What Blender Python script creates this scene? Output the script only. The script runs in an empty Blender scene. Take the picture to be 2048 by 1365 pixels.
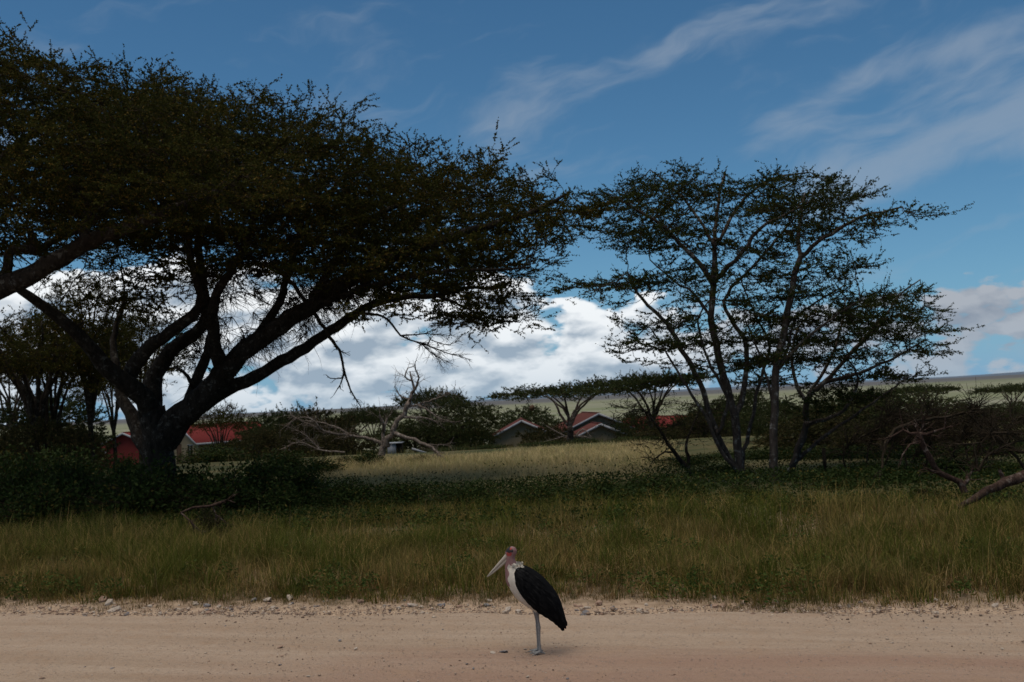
import bpy, bmesh, math, random
import numpy as np
from mathutils import Vector, Matrix

rng = np.random.default_rng(11)
random.seed(11)
PI = math.pi
scene = bpy.context.scene
COL = scene.collection

# ------------------------------------------------------------------ camera
CAM = np.array([0.0, 0.0, 2.9])
FPX = 1991.0
PITCH, ROLL = math.atan(117.5 / FPX), math.atan(0.0505)
FWD = np.array([0, math.cos(PITCH), math.sin(PITCH)])
R0 = np.array([1.0, 0, 0]); U0 = np.array([0, -math.sin(PITCH), math.cos(PITCH)])
RIGHT = math.cos(ROLL) * R0 - math.sin(ROLL) * U0
UP = math.sin(ROLL) * R0 + math.cos(ROLL) * U0
cam_data = bpy.data.cameras.new("camera")
cam = bpy.data.objects.new("camera", cam_data); COL.objects.link(cam)
cam.matrix_world = Matrix(((RIGHT[0], UP[0], -FWD[0], CAM[0]), (RIGHT[1], UP[1], -FWD[1], CAM[1]),
                           (RIGHT[2], UP[2], -FWD[2], CAM[2]), (0, 0, 0, 1)))
cam_data.sensor_width = 36; cam_data.lens = 35.0
cam_data.clip_start = 0.1; cam_data.clip_end = 60000
cam_data.dof.use_dof = True; cam_data.dof.focus_distance = 11.6; cam_data.dof.aperture_fstop = 2.6
scene.camera = cam

# ------------------------------------------------------------------ sky and sun
SUN_EL, SUN_AZ = math.radians(79), math.radians(228)      # azimuth clockwise from +Y (the view direction)
SKY_STRENGTH, SUN_STRENGTH, EXPOSURE = 0.058, 1.5, 0.95
world = bpy.data.worlds.new("World"); scene.world = world; world.use_nodes = True
wt = world.node_tree; wt.nodes.clear()

class G:
    """tiny helper to write node graphs as expressions"""
    def __init__(s, tree): s.t = tree
    def n(s, kind, **kw):
        nd = s.t.nodes.new(kind)
        for k, v in kw.items(): setattr(nd, k, v)
        return nd
    def put(s, sock, v):
        if hasattr(v, 'is_output'): s.t.links.new(v, sock)
        elif v is not None:
            if hasattr(sock.default_value, '__len__') and not hasattr(v, '__len__'): v = [v] * len(sock.default_value)
            if hasattr(sock.default_value, '__len__') and len(sock.default_value) == 4 and len(v) == 3: v = (*v, 1)
            sock.default_value = v
    def m(s, op, a, b=None, c=None, clamp=False):
        nd = s.n('ShaderNodeMath', operation=op, use_clamp=clamp)
        for i, v in enumerate((a, b, c)):
            if v is not None: s.put(nd.inputs[i], v)
        return nd.outputs[0]
    def mix(s, f, a, b, blend='MIX'):
        nd = s.n('ShaderNodeMix', data_type='RGBA', blend_type=blend)
        s.put(nd.inputs[0], f); s.put(nd.inputs[6], a); s.put(nd.inputs[7], b)
        return nd.outputs[2]
    def xyz(s, x, y, z):
        nd = s.n('ShaderNodeCombineXYZ')
        for i, v in enumerate((x, y, z)): s.put(nd.inputs[i], v)
        return nd.outputs[0]
    def sep(s, v):
        nd = s.n('ShaderNodeSeparateXYZ'); s.put(nd.inputs[0], v); return nd.outputs
    def noise(s, vec, scale, detail=3, rough=0.5, dist=0.0, col=False, dim='3D'):
        nd = s.n('ShaderNodeTexNoise', noise_dimensions=dim); s.put(nd.inputs['Vector'], vec)
        nd.inputs['Scale'].default_value = scale; nd.inputs['Detail'].default_value = detail
        nd.inputs['Roughness'].default_value = rough; nd.inputs['Distortion'].default_value = dist
        return nd.outputs['Color'] if col else nd.outputs[0]
    def ss(s, v, a, b, c=0.0, d=1.0):
        nd = s.n('ShaderNodeMapRange', interpolation_type='SMOOTHSTEP')
        for i, q in enumerate((v, a, b, c, d)): s.put(nd.inputs[i], q)
        return nd.outputs[0]
    def curve(s, v, pts):
        nd = s.n('ShaderNodeFloatCurve'); c = nd.mapping.curves[0]
        while len(c.points) < len(pts): c.points.new(0.5, 0.5)
        for p, (x, y) in zip(c.points, pts): p.location = (x, y)
        nd.mapping.update(); s.put(nd.inputs[1], v); return nd.outputs[0]

w = G(wt)
sky = w.n('ShaderNodeTexSky', sky_type='NISHITA', sun_disc=False)
sky.sun_elevation = SUN_EL; sky.sun_rotation = SUN_AZ
sky.altitude = 1500; sky.air_density = 1.0; sky.dust_density = 0.35; sky.ozone_density = 1.6
gen = w.n('ShaderNodeTexCoord').outputs['Generated']
dx, dy, dz = w.sep(gen)
DEG = 180 / PI
az = w.m('MULTIPLY', w.m('ARCTAN2', dx, dy), DEG)
el = w.m('MULTIPLY', w.m('ARCSINE', dz), DEG)
# high cirrus: long wisps rising to the right
ca, sa = math.cos(0.25), math.sin(0.25)
azr = w.m('ADD', w.m('MULTIPLY', az, ca), w.m('MULTIPLY', el, sa))
elr = w.m('SUBTRACT', w.m('MULTIPLY', el, ca), w.m('MULTIPLY', az, sa))
warp = w.noise(w.xyz(w.m('MULTIPLY', az, 0.11), w.m('MULTIPLY', el, 0.2), 0), 1.0, 3, 0.55, dim='2D')
cv = w.xyz(w.m('MULTIPLY', azr, 0.075), w.m('ADD', w.m('MULTIPLY', elr, 0.26), w.m('MULTIPLY', warp, 1.1)), 0)
ci = w.noise(cv, 1.6, 7, 0.54, dim='2D')
cover = w.noise(w.xyz(w.m('MULTIPLY', az, 0.033), w.m('MULTIPLY', el, 0.05), 0), 1.0, 1, 0.5, dim='2D')
wj = w.m('MULTIPLY', w.m('SUBTRACT', warp, 0.5), 2.2)
def streak(elc, width, a0, a1):
    d_ = w.m('SUBTRACT', elr, w.m('ADD', elc, wj))
    return w.m('MULTIPLY', w.m('POWER', 2.718, w.m('MULTIPLY', w.m('MULTIPLY', d_, d_), -1 / width ** 2)), w.ss(azr, a0, a1))
ci_sum = w.m('ADD', w.m('MULTIPLY', ci, 1.15), w.m('MULTIPLY', w.m('SUBTRACT', cover, 0.5), 0.4))
ci_sum = w.m('ADD', ci_sum, w.m('ADD', w.m('ADD', w.m('MULTIPLY', streak(5.7, 2.0, 16, 22), 0.50), w.m('MULTIPLY', streak(10.2, .9, 15, 20), 0.30)), w.m('MULTIPLY', streak(15.6, 2.0, -3, 7), 0.28)))
ci_a = w.m('MULTIPLY', w.ss(ci_sum, 0.60, 1.15), 0.48)
# cumulus bank standing on the horizon
azw = w.m('MULTIPLY', az, 0.12)
def cum(off):
    e2 = w.m('ADD', el, off)
    a = w.noise(w.xyz(azw, w.m('MULTIPLY', e2, 0.27), 0), 1.25, 8, 0.56, dim='2D')
    b = w.n('ShaderNodeTexVoronoi', feature='F1', voronoi_dimensions='2D')
    w.put(b.inputs['Vector'], w.xyz(w.m('ADD', w.m('MULTIPLY', az, 0.30), a), w.m('MULTIPLY', e2, 0.62), 0))
    b.inputs['Scale'].default_value = 0.95; b.inputs['Detail'].default_value = 2.5; b.inputs['Roughness'].default_value = 0.5
    return w.m('SUBTRACT', w.m('ADD', a, 0.13), w.m('MULTIPLY', b.outputs['Distance'], 0.24))
d0, d1 = cum(0.0), cum(0.9)
# height of the bank's top over the compass (degrees), higher where the big towers stand
u = w.m('DIVIDE', w.m('ADD', az, 180), 360)
def U(a): return (a + 180) / 360
top = w.curve(u, [(0, .35), (.2, .42), (.33, .45), (U(-30), .62), (U(-16), .68), (U(-6), .60), (U(2), .56), (U(5.2), .50),
                  (U(9), .40), (U(14), .36), (U(20), .38), (U(24), .41), (U(30), .41), (.7, .42), (.85, .38), (1, .35)])
top = w.m('MULTIPLY', top, 12.5)
over = w.m('SUBTRACT', top, el)
cover_c = w.m('ADD', w.ss(over, -1.6, 2.2, -0.30, 0.24), w.ss(over, -4, -1.5, -1.0, 0.0))
thin = w.m('MULTIPLY', w.m('SUBTRACT', w.ss(az, 7, 15), w.m('MULTIPLY', w.ss(az, 19, 24), 0.45)), 0.17)
low = w.ss(el, 0.3, 2.6, -0.10, 0.05)
dens = w.m('ADD', w.m('SUBTRACT', w.m('ADD', d0, cover_c), thin), low)
cu_a = w.ss(dens, 0.455, 0.56)
shade = w.m('ADD', 0.60, w.m('MULTIPLY', w.m('SUBTRACT', d0, d1), 3.9))
shade = w.m('ADD', shade, w.m('MULTIPLY', w.m('SUBTRACT', 0.66, dens), 0.9))
shade = w.m('ADD', shade, w.ss(over, 4.2, 0.2, -0.12, 0.42), clamp=True)
blue = w.mix(1.0, sky.outputs[0], (0.33, 0.59, 0.68), 'MULTIPLY')
K = 2 ** -EXPOSURE / SKY_STRENGTH
dgrey = tuple(v * K for v in (0.22, 0.26, 0.33)); grey = tuple(v * K for v in (0.31, 0.39, 0.48)); white = tuple(v * K for v in (0.93, 0.96, 0.98))
dull = w.ss(az, 7, 16)
white_c = w.mix(dull, white, tuple(v * K for v in (0.40, 0.43, 0.48)))
cu_c = w.mix(shade, w.mix(dull, grey, dgrey), white_c)
ci_c = tuple(v * K for v in (0.34, 0.40, 0.48))
haze_f = w.m('MULTIPLY', w.m('POWER', 2.718, w.m('MULTIPLY', w.m('MAXIMUM', el, 0.0), -0.17)), 0.95)
blue = w.mix(haze_f, blue, tuple(v * K for v in (0.205, 0.38, 0.57)))
skyc = w.mix(ci_a, blue, ci_c)
cu_h = w.m('MULTIPLY', w.m('POWER', 2.718, w.m('MULTIPLY', w.m('MAXIMUM', el, 0.0), -0.42)), 0.62)
cu_c = w.mix(cu_h, cu_c, tuple(v * K for v in (0.34, 0.46, 0.58)))
skyc = w.mix(cu_a, skyc, cu_c)
bg = w.n('ShaderNodeBackground'); w.put(bg.inputs[0], skyc); bg.inputs[1].default_value = SKY_STRENGTH
wo = w.n('ShaderNodeOutputWorld'); wt.links.new(bg.outputs[0], wo.inputs[0])

world.cycles.sampling_method = 'MANUAL'; world.cycles.sample_map_resolution = 256
sun_data = bpy.data.lights.new("sun", 'SUN'); sun_data.energy = SUN_STRENGTH; sun_data.angle = math.radians(60)
sun_data.color = (1.0, 0.92, 0.80)
sun = bpy.data.objects.new("sun", sun_data); COL.objects.link(sun)
sd = Vector((math.sin(SUN_AZ) * math.cos(SUN_EL), math.cos(SUN_AZ) * math.cos(SUN_EL), math.sin(SUN_EL)))
sun.rotation_euler = sd.to_track_quat('Z', 'Y').to_euler()
sun.location = (0, 0, 60)
vs = scene.view_settings
vs.view_transform = 'Standard'; vs.look = 'None'; vs.exposure = EXPOSURE; vs.gamma = 1; vs.use_curve_mapping = False
scene.cycles.max_bounces = 6; scene.cycles.diffuse_bounces = 3; scene.cycles.transmission_bounces = 3
scene.cycles.glossy_bounces = 2; scene.cycles.transparent_max_bounces = 8
scene.cycles.caustics_reflective = False; scene.cycles.caustics_refractive = False

# ------------------------------------------------------------------ helpers
def at(px, py, Y):
    """a point of the place at distance Y in front of the camera, from its place in the 2048x1365 photograph"""
    d = FWD + (px - 1024) / FPX * RIGHT - (py - 682.5) / FPX * UP
    return CAM + d * (Y / d[1])
def sstep(x, a, b):
    t = np.clip((np.asarray(x, float) - a) / (b - a), 0, 1); return t * t * (3 - 2 * t)
def hit0(px, py):
    d = FWD + (px - 1024) / FPX * RIGHT - (py - 682.5) / FPX * UP
    return CAM + d * (-CAM[2] / d[2])
EL_, ER_ = hit0(0, 1230), hit0(2048, 1227)
EU = (ER_ - EL_)[:2]; EU = EU / np.linalg.norm(EU); EV = np.array([-EU[1], EU[0]])
E0 = EL_[:2]
def uv_of(x, y):
    x = np.asarray(x, float) - E0[0]; y = np.asarray(y, float) - E0[1]
    return x * EU[0] + y * EU[1], x * EV[0] + y * EV[1]
def xy_of(u_, v_):
    return E0[0] + u_ * EU[0] + v_ * EV[0], E0[1] + u_ * EU[1] + v_ * EV[1]

_ph = rng.uniform(0, 6.28, (24, 3))
def wob(x, y, s, k=5, o=0):
    """cheap smooth noise, about -1..1"""
    r = 0
    for i in range(k):
        a = _ph[(i + o) % 24]
        r = r + np.sin(x * s * math.cos(a[0]) * (1 + .35 * i) + y * s * math.sin(a[0]) * (1 + .35 * i) + a[1]) / (1 + .5 * i)
    return r / 2.0
def ground_z(x, y):
    x = np.asarray(x, float); y = np.asarray(y, float)
    u_, v_ = uv_of(x, y)
    z = 0.05 * sstep(v_, 0.3, 1.6) + 0.10 * sstep(v_, 2, 9) + 0.06 * wob(x, y, .5) * sstep(v_, 1, 6)
    z = z - 3.2 * sstep(y, 57, 92) - 10.5 * sstep(y, 100, 420) + 0.5 * wob(x, y, .035, o=7) * sstep(y, 110, 300)
    z = z + 4.0 * wob(x, y, .0016, 4, o=3) * sstep(y, 700, 3000) + 6 * sstep(y, 2500, 9000)
    return z - 0.03

def new_obj(name, mesh, mat=None, parent=None, kind=None, label=None, cat=None, group=None):
    o = bpy.data.objects.new(name, mesh); COL.objects.link(o)
    if mat is not None and mesh is not None and not mesh.materials:
        for m_ in (mat if isinstance(mat, (list, tuple)) else [mat]): mesh.materials.append(m_)
    if parent is not None: o.parent = parent
    tag(o, label, cat, group, kind)
    return o
def tag(o, label=None, cat=None, group=None, kind=None):
    if label: o['label'] = label
    if cat: o['category'] = cat
    if group: o['group'] = group
    if kind: o['kind'] = kind
    return o
def empty(name, loc, label, cat, group=None, rz=0.0):
    o = bpy.data.objects.new(name, None); COL.objects.link(o); o.location = loc; o.rotation_euler.z = rz
    o.empty_display_size = 0.2
    return tag(o, label, cat, group)
def copy_tree(o, parent=None):
    c = o.copy(); COL.objects.link(c)
    if parent is not None: c.parent = parent
    for ch in o.children: copy_tree(ch, c)
    return c

def mesh_np(name, verts, faces, smooth=False):
    """verts (n,3); faces = list of (m,k) int arrays"""
    me = bpy.data.meshes.new(name)
    verts = np.asarray(verts, np.float32)
    faces = [np.asarray(f, np.int32) for f in (faces if isinstance(faces, list) else [faces]) if len(f)]
    loops = np.concatenate([f.ravel() for f in faces]); tot = np.concatenate([np.full(len(f), f.shape[1], np.int32) for f in faces])
    start = np.concatenate([[0], np.cumsum(tot)[:-1]]).astype(np.int32)
    me.vertices.add(len(verts)); me.vertices.foreach_set('co', verts.ravel())
    me.loops.add(len(loops)); me.loops.foreach_set('vertex_index', loops)
    me.polygons.add(len(tot)); me.polygons.foreach_set('loop_start', start); me.polygons.foreach_set('loop_total', tot)
    if smooth: me.polygons.foreach_set('use_smooth', np.ones(len(tot), bool))
    me.update(calc_edges=True)
    return me
class Acc:
    """collects vertices and faces of one mesh"""
    def __init__(s): s.v, s.f, s.n = [], {}, 0
    def add(s, v, f):
        v = np.asarray(v, float).reshape(-1, 3); f = np.asarray(f, int)
        s.v.append(v); s.f.setdefault(f.shape[1], []).append(f + s.n); s.n += len(v)
    def mesh(s, name, smooth=False):
        return mesh_np(name, np.concatenate(s.v), [np.concatenate(q) for q in s.f.values()], smooth)
BOXF = np.array([[0, 3, 2, 1], [4, 5, 6, 7], [0, 1, 5, 4], [1, 2, 6, 5], [2, 3, 7, 6], [3, 0, 4, 7]])
def box(a, lo, hi, M=None):
    x0, y0, z0 = lo; x1, y1, z1 = hi
    v = np.array([[x0, y0, z0], [x1, y0, z0], [x1, y1, z0], [x0, y1, z0], [x0, y0, z1], [x1, y0, z1], [x1, y1, z1], [x0, y1, z1]])
    a.add(v if M is None else v @ M.T, BOXF)
def unit(v):
    v = np.asarray(v, float); return v / np.maximum(np.linalg.norm(v, axis=-1, keepdims=True), 1e-9)

# ------------------------------------------------------------------ materials
def material(name, build, rough=0.95, spec=0.06, transl=0.0):
    m_ = bpy.data.materials.new(name); m_.use_nodes = True
    t = m_.node_tree; t.nodes.clear(); g = G(t)
    out = g.n('ShaderNodeOutputMaterial')
    geo = g.n('ShaderNodeNewGeometry')
    pos = geo.outputs['Position']; rnd = geo.outputs['Random Per Island']
    obj = g.n('ShaderNodeTexCoord').outputs['Object']
    r = build(g, pos, obj, rnd)
    col, bump = r if isinstance(r, tuple) else (r, None)
    b = g.n('ShaderNodeBsdfPrincipled'); g.put(b.inputs['Base Color'], col)
    b.inputs['Roughness'].default_value = rough; b.inputs['Specular IOR Level'].default_value = spec
    if bump is not None:
        h, dist = bump
        bn = g.n('ShaderNodeBump'); bn.inputs['Distance'].default_value = dist; g.put(bn.inputs['Height'], h)
        t.links.new(bn.outputs[0], b.inputs['Normal'])
    sh = b.outputs[0]
    if transl:
        tr = g.n('ShaderNodeBsdfTranslucent'); g.put(tr.inputs[0], col)
        mx = g.n('ShaderNodeMixShader'); mx.inputs[0].default_value = transl
        t.links.new(sh, mx.inputs[1]); t.links.new(tr.outputs[0], mx.inputs[2]); sh = mx.outputs[0]
    t.links.new(sh, out.inputs[0])
    return m_
def leafy(c0, c1, c2=None, f2=0.12, scale=0.8):
    def b(g, pos, obj, rnd):
        n_ = g.noise(pos, scale, 2)
        c = g.mix(g.m('ADD', g.m('MULTIPLY', rnd, .6), g.m('MULTIPLY', g.m('SUBTRACT', n_, .35), 1.2), clamp=True), c0, c1)
        if c2:
            r2 = g.m('FRACT', g.m('MULTIPLY', rnd, 17.31))
            c = g.mix(g.m('LESS_THAN', r2, g.m('MULTIPLY', g.ss(g.noise(pos, scale * .6, 2), .3, .7), f2 * 2)), c, c2)
        return c
    return b
def barky(c0, c1, c2, s=1.0):
    def b(g, pos, obj, rnd):
        mp = g.n('ShaderNodeMapping'); g.put(mp.inputs['Vector'], pos); mp.inputs['Scale'].default_value = (1, 1, .28)
        n1 = g.noise(mp.outputs[0], 9 * s, 6, .65, .6); n2 = g.noise(pos, 2.2 * s, 4, .6)
        n3 = g.noise(pos, 5.5 * s, 5, .7)
        c = g.mix(g.ss(n1, .3, .7), c0, c1)
        c = g.mix(g.m('MULTIPLY', g.ss(n3, .52, .66), g.ss(n2, .35, .6)), c, c2)
        return c, (n1, .05)
    return b
M = {}
M['bark'] = material('acacia_bark', barky((.016, .012, .009), (.045, .034, .025), (.12, .105, .085)))
M['twig'] = material('acacia_twig', barky((.020, .014, .009), (.05, .036, .022), (.07, .055, .04), 2))
M['pale_bark'] = material('pale_bark', barky((.035, .026, .020), (.085, .062, .048), (.30, .27, .23)))
M['dead_wood'] = material('dead_wood', barky((.07, .052, .04), (.22, .175, .145), (.38, .33, .29), 1.4))
M['red_wood'] = material('reddish_dead_wood', barky((.022, .013, .010), (.075, .045, .033), (.17, .13, .105), 1.4))
M['leaf'] = material('acacia_leaf', leafy((.018, .022, .004), (.058, .052, .009), (.12, .075, .016), .10, .5), .85, .06, .2)
M['leaf_r'] = material('thin_acacia_leaf', leafy((.016, .027, .007), (.045, .052, .012), (.09, .065, .018), .06, .6), .85, .06, .2)
M['leaf_far'] = material('far_acacia_leaf', leafy((.024, .034, .011), (.058, .066, .021), (.09, .075, .03), .06, .3), .85, .06, .2)
M['bush'] = material('bush_leaf', leafy((.012, .024, .004), (.038, .052, .009), (.085, .065, .012), .06, .9), .75, .12, .2)
M['bush_dry'] = material('dry_bush_leaf', leafy((.022, .024, .008), (.052, .048, .017), (.09, .062, .026), .1, .5), .85, .06, .2)
# ------------------------------------------------------------------ ground, plain and road
def gm(g, pos, obj, rnd):
    x, y, z = g.sep(pos)
    n1 = g.noise(pos, .35, 5, .6); n2 = g.noise(pos, 6, 4, .6); n3 = g.noise(pos, .012, 4, .55)
    near = g.mix(g.ss(n1, .35, .65), (.13, .088, .052), (.10, .080, .042))
    near = g.mix(g.ss(n2, .35, .7), near, (.24, .165, .105))
    mp = g.n('ShaderNodeMapping'); g.put(mp.inputs['Vector'], pos); mp.inputs['Scale'].default_value = (.0011, .0045, 0)
    n4 = g.noise(mp.outputs[0], 1, 5, .55)
    far = g.mix(g.ss(n3, .3, .7), (.150, .165, .085), (.200, .200, .115))
    far = g.mix(g.ss(n4, .42, .62), far, (.235, .225, .155))
    far = g.mix(g.ss(y, 2200, 5200), far, (.11, .105, .10))  # dark band towards the horizon: cloud shadow painted into the ground colour
    vv = g.m('ADD', g.m('MULTIPLY', g.m('SUBTRACT', x, float(E0[0])), float(EV[0])), g.m('MULTIPLY', g.m('SUBTRACT', y, float(E0[1])), float(EV[1])))
    vv = g.m('ADD', vv, g.m('MULTIPLY', g.m('SUBTRACT', g.noise(pos, 1.6, 5, .6), .5), 1.6))
    strip = g.mix(g.ss(n2, .3, .7), (.30, .205, .135), (.42, .305, .21))
    near = g.mix(g.ss(vv, .2, 1.5), strip, near)
    mid = g.mix(g.ss(n1, .4, .6), (.045, .05, .018), (.09, .075, .032))
    c = g.mix(g.ss(y, 19, 25), near, mid)
    c = g.mix(g.ss(y, 130, 260), c, far)
    return c, (n2, .03)
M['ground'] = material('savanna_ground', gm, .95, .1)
rows = np.concatenate([np.linspace(-40, 8, 14), np.linspace(9, 60, 100), np.geomspace(61, 400, 90), np.geomspace(420, 40000, 90)])
tt = np.linspace(-1, 1, 111)
tt = np.sign(tt) * np.abs(tt) ** 1.3
gx = tt[None, :] * (60 + np.maximum(rows, 0) * 1.25)[:, None]; gy = np.repeat(rows[:, None], len(tt), 1)
gz = ground_z(gx, gy)
def gridf(a, b):
    i = np.arange(a - 1)[:, None] * b + np.arange(b - 1)[None, :]
    return np.stack([i, i + 1, i + b + 1, i + b], -1).reshape(-1, 4)
gme = mesh_np('ground', np.stack([gx, gy, gz], -1).reshape(-1, 3), gridf(len(rows), len(tt)), True)
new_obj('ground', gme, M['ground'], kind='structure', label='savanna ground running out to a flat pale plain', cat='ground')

def hills():
    az_ = np.radians(np.linspace(-70, 70, 240)); R_ = 30000.0
    a = Acc(); prof = 60 + 55 * np.sin(az_ * 3.1 + 1.0) + 40 * np.sin(az_ * 9.7 + .4) + 25 * np.sin(az_ * 23 + 2)
    prof = np.clip(prof, 5, None) * (0.55 + .9 * sstep(np.degrees(az_), 12, 30))
    rs = [(R_, 0.0), (R_ + 900, .55), (R_ + 1900, .9), (R_ + 2800, 1.0), (R_ + 5000, 0.2)]
    v = np.array([[(r * math.sin(t), r * math.cos(t), -12 + h * p) for t, p in zip(az_, prof)] for r, h in rs]).reshape(-1, 3)
    a.add(v, gridf(5, 240)); return a.mesh('far_hills', True)
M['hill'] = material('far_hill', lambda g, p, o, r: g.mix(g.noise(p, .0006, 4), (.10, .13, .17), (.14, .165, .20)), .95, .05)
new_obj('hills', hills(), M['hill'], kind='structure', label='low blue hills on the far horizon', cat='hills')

def rm(g, pos, obj, rnd):
    x, y, z = g.sep(obj)                      # x runs along the road, y across it (0 at the far edge)
    mp = g.n('ShaderNodeMapping'); g.put(mp.inputs['Vector'], obj); mp.inputs['Scale'].default_value = (.10, 1.25, 1)
    st = g.noise(mp.outputs[0], 1.6, 5, .6, .3)
    n1 = g.noise(obj, .55, 4, .6); n2 = g.noise(obj, 38, 5, .7); n3 = g.noise(obj, 9, 5, .62)
    c = g.mix(g.ss(st, .25, .75), (.355, .250, .169), (.452, .337, .243))
    redm = g.m('MULTIPLY', g.ss(g.m('ADD', x, g.m('MULTIPLY', n1, 5)), 6.5, 11), g.ss(g.m('ADD', y, g.m('MULTIPLY', st, 1.0)), -1.1, -1.9))
    c = g.mix(g.m('MULTIPLY', redm, g.ss(st, .2, .75, 1.0, .55)), c, (.33, .203, .142))
    c = g.mix(g.m('MULTIPLY', g.ss(n3, .5, .75), .4), c, (.30, .20, .13))
    vo = g.n('ShaderNodeTexVoronoi'); g.put(vo.inputs['Vector'], obj); vo.inputs['Scale'].default_value = 24
    peb = g.m('MULTIPLY', g.ss(vo.outputs['Distance'], .32, .2), g.m('GREATER_THAN', g.sep(vo.outputs['Color'])[0], .80))
    pc = g.mix(g.sep(vo.outputs['Color'])[1], (.16, .12, .10), (.52, .44, .36))
    c = g.mix(g.m('MULTIPLY', peb, .8), c, pc)
    c = g.mix(g.ss(n2, .35, .75, 0, .38), c, (.24, .17, .12))
    vo2 = g.n('ShaderNodeTexVoronoi'); g.put(vo2.inputs['Vector'], obj); vo2.inputs['Scale'].default_value = 70
    sp = g.m('MULTIPLY', g.ss(vo2.outputs['Distance'], .38, .22), g.m('GREATER_THAN', g.sep(vo2.outputs['Color'])[0], .72))
    c = g.mix(g.m('MULTIPLY', sp, .6), c, g.mix(g.sep(vo2.outputs['Color'])[2], (.13, .085, .06), (.50, .40, .31)))
    n5 = g.noise(obj, 2.6, 6, .7)
    c = g.mix(g.ss(n5, .48, .72, 0, .45), c, (.35, .225, .14))
    h = g.m('ADD', g.m('ADD', n2, g.m('MULTIPLY', n3, 2.0)), g.m('ADD', g.m('MULTIPLY', peb, 1.0), g.m('MULTIPLY', n5, 3.0)))
    return c, (h, .022)
M['road'] = material('dirt_road', rm, .95, .1)
us = np.concatenate([np.linspace(-150, -12, 40), np.linspace(-11.6, 32, 220), np.linspace(33, 150, 40)])
vn = np.concatenate([np.linspace(-15, -6, 12), np.linspace(-5.6, 0, 36)])
UU, VV = np.meshgrid(us, vn, indexing='ij')
edge = 0.09 * wob(UU, 0 * UU, 1.3, 5) + 0.07 * wob(UU, 0 * UU, 6, 5, 9)
VV2 = VV + edge * sstep(VV, -3, 0)
ZZ = .012 + .012 * wob(UU, VV2, .8, 5, 2) + .006 * wob(UU * .2, VV2, 6, 5, 5) + .02 * sstep(VV2, -1.2, .1) - .05 * sstep(VV, -.06, 0)
rme = mesh_np('road', np.stack([UU, VV2, ZZ], -1).reshape(-1, 3), gridf(len(us), len(vn))[:, ::-1], True)
road = new_obj('road', rme, M['road'], kind='structure', label='sandy dirt road with pale wheel streaks and loose stones', cat='road')
RA = math.atan2(EU[1], EU[0])
road.location = (E0[0], E0[1], 0); road.rotation_euler.z = RA

# ------------------------------------------------------------------ grass
def blades(base, h, wid, lean, az_, curl, segs=3):
    """ribbons: base (n,3), height, width, lean = horizontal reach, az = direction of lean"""
    n = len(base); ts = np.linspace(0, 1, segs + 1)
    dirx, diry = np.cos(az_), np.sin(az_)
    wa = az_ + PI / 2 + rng.normal(0, .5, n); sx, sy = np.cos(wa), np.sin(wa)
    V = []
    for t in ts[:-1]:
        r = lean * t ** curl; z = h * (t - .28 * t ** 3 * np.clip(lean / np.maximum(h, .01), 0, 1.5))
        c = base + np.stack([dirx * r, diry * r, z], -1)
        hw = (wid * .5 * (1 - .65 * t))[:, None] * np.stack([sx, sy, 0 * sx], -1)
        V += [c - hw, c + hw]
    z = h * (1 - .28 * np.clip(lean / np.maximum(h, .01), 0, 1.5))
    V.append(base + np.stack([dirx * lean, diry * lean, z], -1))
    k = 2 * segs + 1
    V = np.stack(V, 1).reshape(-1, 3)
    o = np.arange(n)[:, None] * k
    q = np.concatenate([o + np.array([[2 * i, 2 * i + 1, 2 * i + 3, 2 * i + 2]]) for i in range(segs - 1)]) if segs > 1 else np.zeros((0, 4), int)
    t3 = o + np.array([[2 * segs - 2, 2 * segs - 1, 2 * segs]])
    return V, q, t3
def in_view(x, y, m_=1.5):
    return np.abs(x) < y * .53 + m_

def gmat(name, c0, c1, c2, f2, s=.7, transl=.25):
    base_ = leafy(c0, c1, c2, f2, s)
    def b(g, pos, obj, rnd):
        c = base_(g, pos, obj, rnd)
        brown = tuple(.55 * v + .45 * w_ for v, w_ in zip(c2, c0))
        return g.mix(g.m('MULTIPLY', g.ss(g.noise(pos, .75, 3, .6), .47, .66), .55), c, tuple(v * .8 for v in brown))
    return material(name, b, .85, .08, transl)
M['grass'] = gmat('verge_grass', (.072, .072, .022), (.135, .115, .042), (.27, .185, .085), .26)
M['grass_low'] = gmat('short_grass', (.07, .075, .022), (.16, .12, .05), (.25, .17, .09), .30)
M['gold'] = gmat('golden_grass', (.44, .335, .155), (.56, .43, .225), (.28, .27, .10), .16, .25)
def tufts(n, u0, u1, v0, v1, per, hfun, reach, spread, wid=.009, segs=2):
    u_ = rng.uniform(u0, u1, n); v_ = rng.uniform(v0, v1, n)
    x, y = xy_of(u_, v_); k = in_view(x, y, 2.5); u_, v_, x, y = u_[k], v_[k], x[k], y[k]
    h, keep = hfun(u_, v_, x, y)
    k = keep; u_, v_, x, y, h = u_[k], v_[k], x[k], y[k], h[k]
    n = len(x); i = np.repeat(np.arange(n), per)
    a0 = rng.uniform(0, 2 * PI, len(i)); rr = spread * np.sqrt(rng.uniform(0, 1, len(i)))
    bx = x[i] + rr * np.cos(a0); by = y[i] + rr * np.sin(a0)
    hh = h[i] * rng.uniform(.5, 1.12, len(i))
    ta = rng.uniform(0, 2 * PI, n)
    a1 = np.where(rng.random(len(i)) < .7, a0 + rng.normal(0, .5, len(i)), ta[i] + rng.normal(0, .5, len(i)))
    hh = hh * (1.08 - .35 * (rr / spread) ** 2)
    base = np.stack([bx, by, ground_z(bx, by) - .01], -1)
    return blades(base, hh, rng.uniform(.6, 1.4, len(i)) * wid, hh * rng.uniform(.08, reach, len(i)) * (.35 + .65 * rr / spread), a1, rng.uniform(1.4, 2.6, len(i)), segs)
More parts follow.
